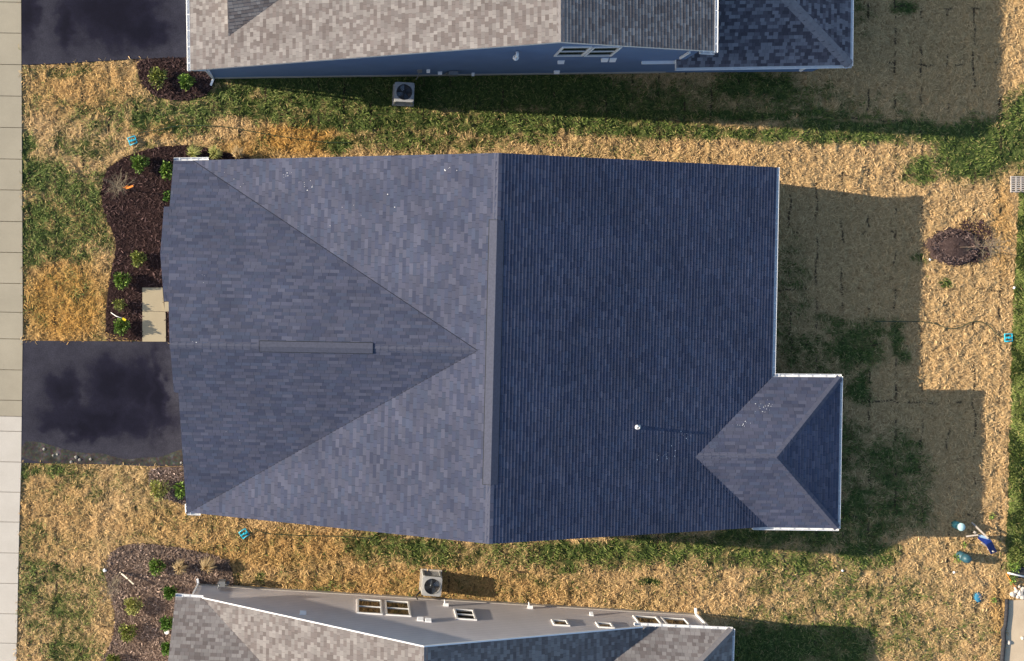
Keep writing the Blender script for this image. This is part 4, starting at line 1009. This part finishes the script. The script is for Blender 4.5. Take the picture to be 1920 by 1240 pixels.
def sprinkler(u, v, rz, label):
    p = gp(u, v); o = empty('lawn_sprinkler', (p.x, p.y, .03), label, 'sprinkler', 'turquoise lawn sprinklers', rz); s = .15; m = MB()
    m.tube([(-s, -s, .03), (s, -s, .03), (s, s, .03), (-s, s, .03), (-s, -s, .03), (s, -s, .03)], .028, 8); m.bar((-s, 0, .035), (s, 0, .035), .05, .05); m.build('base_frame', M['turq'], o)
    m = MB(); m.lathe([(.035, .03), (.05, .05), (.045, .09), (.02, .11)], n=14); m.bar((-.11, .03, .10), (.11, -.03, .10), .035, .03); m.build('spray_arm', M['turq'], o); return o
sprinkler(249, 264, .35, 'turquoise sprinkler in the grass above the long front bed'); sprinkler(458, 1000, .6, 'turquoise sprinkler on the straw below the middle roof'); sprinkler(1889, 633, .05, 'turquoise sprinkler at the right edge beside the green lawn strip')
def hose(pts, label, r=.012):
    P = [gp(*q, .055) for q in pts]; out = []
    for i in range(len(P) - 1):
        a, b, c, d = P[max(0, i-1)], P[i], P[i+1], P[min(len(P)-1, i+2)]
        for k in range(6):
            t = k / 6; out.append(.5 * ((2*b) + (c - a) * t + (2*a - 5*b + 4*c - d) * t*t + (3*b - a - 3*c + d) * t**3) + Vector((0, 0, .01 * random.random())))
    out.append(P[-1]); m = MB(); m.tube(out, r, 6); return tag(m.build('garden_hose', M['hose'], None), label, 'hose', 'garden hoses')
hose([(1882, 633), (1870, 628), (1850, 608), (1826, 603), (1800, 614), (1778, 616), (1745, 605), (1700, 603), (1640, 603)], 'thin dark hose running left from the sprinkler by the lawn strip', .016)
hose([(464, 1003), (474, 997), (480, 992), (500, 1000), (560, 1004), (640, 1006), (700, 1010)], 'thin dark hose trailing right from the sprinkler below the middle roof', .016)
hose([(256, 262), (262, 250), (300, 243), (340, 236), (420, 238), (500, 252), (600, 266), (660, 268)], 'thin dark hose trailing right from the sprinkler above the long front bed', .016)
# storm drain
p = gp(1908, 346); o = empty('storm_drain', (p.x, p.y, 0), 'pale metal storm drain grate at the right edge', 'drain grate')
m = MB(); m.box((0, 0, .012), (.66, .66, .03)); m.build('drain_pit', M['dark'], o); m = MB()
for k in range(8): m.bar((-.33, -.3 + k * .086, .06), (.33, -.3 + k * .086, .06), .045, .04)
for k in range(4): m.bar((-.30 + k * .2, -.33, .055), (-.30 + k * .2, .33, .055), .045, .035)
m.build('grate', M['iron'], o)
# teal bin, pedestal, bent sheet
p = gp(1790, 983); o = empty('utility_marker', (p.x, p.y, 0), 'pale teal cylinder with mint lid standing in the shadow edge', 'marker post')
m = MB(); m.lathe([(.15, -.05), (.15, .40)], n=24); m.build('body', M['teal'], o); m = MB(); m.lathe([(.156, .38), (.158, .45), (.15, .462), (.02, .465)], n=24); m.build('lid', M['teal_lid'], o)
p = gp(1801, 1042); o = empty('utility_pedestal', (p.x, p.y, 0), 'blue green domed utility pedestal with weeds at its foot', 'utility pedestal')
m = MB(); m.lathe([(.19, -.05), (.19, .08), (.17, .10), (.17, .34)], n=24); m.build('body', M['pedestal'], o)
m = MB(); m.lathe([(.185, .32), (.185, .40), (.165, .48), (.12, .54), (.06, .57), (.01, .575)], n=24); m.build('dome', M['pedestal'], o)
def weed(u, v, r, h, label, n=90):
    p = gp(u, v); o = empty('weed', (p.x, p.y, 0), label, 'weed', 'green weeds'); quads_obj('leaves', foliage(r, h, n, .07), LG, o); stems(r, h, 4).build('stem', M['hose'], o)
weed(1791, 1045, .2, .22, 'green weed on the left side of the domed pedestal'); weed(1806, 1022, .12, .15, 'small weed above the domed pedestal', 40); weed(1858, 967, .16, .12, 'small weed on the straw right of the big shadow', 50); weed(1861, 1125, .1, .1, 'tiny weed right of the blue valve lid', 40); weed(1897, 1062, .26, .3, 'leafy weed at the corner of the green lawn strip', 140); weed(1895, 1085, .2, .2, 'leafy weed beside the stones near the pavement', 110)
p = gp(1845, 1015); o = empty('plastic_sheet', (p.x, p.y, 0), 'bent royal blue plastic sheet propped on pale sticks', 'plastic sheet')
def zz(u, v, z): return gp(u, v, z) - p
top = [zz(1834, 1010, .36), zz(1838, 1015, .34), zz(1849.5, 1022, .42)], [zz(1838, 1004, .38), zz(1853, 1009, .50), zz(1860, 1015, .50)]
def thick(mb, poly, t=.03):
    lo = [q - Vector((0, 0, t)) for q in poly]
    for k in range(len(poly)): mb.face([poly[k], poly[(k+1) % len(poly)], lo[(k+1) % len(poly)], lo[k]])
    mb.face(poly); mb.face(lo[::-1])
m = MB(); thick(m, [zz(1833.5, 1010, .36), zz(1849, 1022, .40), zz(1860, 1015, .46), zz(1852, 1009, .46), zz(1838, 1005, .38)])
m.face([zz(1849, 1022, .40), zz(1858.5, 1039.5, .22), zz(1869.5, 1035, .24), zz(1860, 1015, .46)]); thick(m, [zz(1849, 1022, .40), zz(1858.5, 1039.5, .22), zz(1869.5, 1035, .24), zz(1860, 1015, .46)]); m.build('sheet', M['blue'], o, weld=False)
m = MB(); thick(m, [zz(1833.5, 1003, .44), zz(1838, 1008, .43), zz(1854, 1012, .52), zz(1852, 1008, .53), zz(1840, 1003, .46)], .02); m.build('folded_edge', M['blue_pale'], o, weld=False)
for a, b, w in ((zz(1822, 980, .10), zz(1853, 1010, .72), .055), (zz(1811, 1006, .28), zz(1834, 1003, .48), .05), (zz(1826, 1000, .40), zz(1829, 997, .42), .07), (zz(1840, 1018, .30), zz(1849, 1024, .30), .05)):
    m = MB(); m.bar(a, b, w, w * .8); m.build('stick', M['timber'], o)
for a in ((1840, 1008), (1856, 1012), (1862, 1034)):
    m = MB(); b = gp(*a, .3) - p; m.bar((b.x, b.y, -.02), (b.x, b.y, .34), .05, .05); m.build('prop', M['timber'], o)
p = gp(1833, 1120); o = empty('valve_box', (p.x, p.y, 0), 'blue oval valve box lid set in the straw', 'valve box')
m = MB(); m.lathe([(.20, -.03), (.20, .035), (.19, .045), (.03, .048)], n=20); lid = m.build('lid', M['valve'], o); lid.scale = (.72, 1, 1)
m = MB(); m.lathe([(.22, -.04), (.22, .035)], n=20, cap=False); rim = m.build('rim', M['pedestal'], o); rim.scale = (.72, 1, 1)
m = MB(); m.tube([gp(1890, 1074.5, .12), gp(1905, 1078, .12), gp(1935, 1084, .12)], .035, 10); tag(m.build('plastic_pipe', M['white_vinyl'], None), 'white plastic pipe lying at the right edge below the lawn strip', 'pipe')
m = MB(); thick(m, [gp(1897, 1068, .09), gp(1920, 1064, .10), gp(1950, 1066, .1), gp(1950, 1086, .07), gp(1905, 1084, .06)], .05); tag(m.build('plastic_sheet', M['sock'], None, weld=False), 'black plastic sheet beside the white pipe at the right edge', 'plastic sheet')
m = MB(); pts = [gp(u, v, .05) for u, v in ((1888, 1124), (1887, 1150), (1885, 1172), (1881, 1184), (1882, 1200), (1879, 1240), (1872, 1330))]; m.tube(pts, [.07, .075, .07, .09, .085, .08, .08], 9); tag(m.build('filter_sock', M['sock'], None), 'black filter sock along the edge of the sandy pavement', 'filter sock')
m = MB(); m.tube([gp(1887, 1076, .08), gp(1897, 1092, .09), gp(1908, 1106, .07)], .016, 6); tag(m.build('stick', M['orange'], None), 'thin orange stick at the right edge above the stones', 'stick')
def rock(u, v, r, label, mat='stone', grp='stones by the pavement'):
    bm = bmesh.new(); bmesh.ops.create_icosphere(bm, subdivisions=2, radius=r)
    for q in bm.verts: q.co *= random.uniform(.8, 1.15); q.co.z *= .6
    me = bpy.data.meshes.new('stone'); bm.to_mesh(me); bm.free(); me.materials.append(M[mat]); o = bpy.data.objects.new('stone', me); COL.objects.link(o); p = gp(u, v); o.location = (p.x, p.y, r * .4 + .01); return tag(o, label, 'stone', grp)
for i, (u, v, r) in enumerate(((1897, 1114, .11), (1904, 1108, .10), (1911, 1112, .13), (1916, 1105, .1), (1907, 1118, .09), (1915, 1119, .11), (1903, 1103, .07), (1910, 1100, .06))): rock(u, v, r, 'pale stone in the loose heap at the corner of the sandy pavement')
rock(1890, 1204, .09, 'lone pale stone beside the black filter sock', grp=None); rock(1916, 1196, .07, 'lone stone out on the sandy pavement', grp=None); rock(197, 1069, .075, 'white stone on the left rim of the bottom bed', 'white', None); rock(1743, 487, .05, 'white stone at the left foot of the mulch mound', 'white', None); rock(1901, 540, .06, 'white stone on the edge of the green lawn strip', 'white', None); rock(1788, 1073, .05, 'white stone on the straw below the domed pedestal', 'white', None); rock(1579, 1070, .05, 'white stone in the lit straw below the back porch shadow', 'white', None)
p = gp(314, 1183); o = empty('round_cap', (p.x, p.y, .03), 'white round drain cap at the house edge of the bottom bed', 'drain cap')
m = MB(); m.lathe([(.08, -.02), (.08, .1)], n=20); m.build('pipe', M['white_vinyl'], o); m = MB(); m.lathe([(.095, .09), (.095, .125), (.085, .135), (.01, .137)], n=20); m.build('cap', M['white_vinyl'], o)
p = gp(208, 586); o = empty('plant_marker', (p.x, p.y, .03), 'white wire marker with yellow end beside the straggly shrub', 'marker')
m = MB(); m.tube([(0, 0, .0), gp(218, 593, .25) - p, gp(230, 597, .35) - p], .014, 6); m.build('wire', M['white_vinyl'], o); m = MB(); m.box(gp(233, 599, .36) - p, (.16, .09, .03), Matrix.Rotation(-.5, 3, 'Z')); m.build('flag', M['yellow'], o)
# crumbs of concrete on the driveway shoulder
for i, (u, v, r) in enumerate(((83, 842, .06), (108, 852, .05), (100, 854, .05), (143, 857, .07), (150, 862, .06), (134, 866, .06), (170, 861, .06), (340, 868, .05))): rock(u, v, r, 'pale concrete crumb on the driveway shoulder', mat='crumb', grp='crumbs on the driveway shoulder')

# ================================================================== LIGHT, SKY, CAMERA
EL = 19.3; d = Vector((1, -.135, 0)).normalized() * math.cos(math.radians(EL)) + Vector((0, 0, -math.sin(math.radians(EL))))
sun = bpy.data.lights.new('sun', 'SUN'); sun.energy = 5.0; sun.angle = math.radians(.5); sun.color = (1, .86, .68)
so_ = bpy.data.objects.new('sun', sun); COL.objects.link(so_); so_.rotation_euler = d.to_track_quat('-Z', 'Y').to_euler(); so_.location = (-20, 3, 30)
w = bpy.data.worlds.new('World'); S.world = w; w.use_nodes = True; nt = w.node_tree
sky = nt.nodes.new('ShaderNodeTexSky'); sky.sky_type = 'NISHITA'; sky.sun_disc = False; sky.ozone_density = 1.6; sky.sun_elevation = math.radians(EL)
sky.sun_rotation = math.atan2(-d.x, -d.y)
nt.links.new(sky.outputs[0], nt.nodes['Background'].inputs[0]); nt.nodes['Background'].inputs[1].default_value = .10
cam = bpy.data.cameras.new('camera'); co_ = bpy.data.objects.new('camera', cam); COL.objects.link(co_); S.camera = co_
co_.location = (0, 0, H); cam.sensor_width = 36; cam.lens = 36 * F / 1920; cam.shift_x = (960 - NX) / 1920; cam.shift_y = -(620 - NY) / 1920; cam.clip_end = 3000
vs_ = S.view_settings; vs_.view_transform = 'Standard'; vs_.look = 'None'; vs_.exposure = 1.1; vs_.gamma = 1; vs_.use_curve_mapping = False
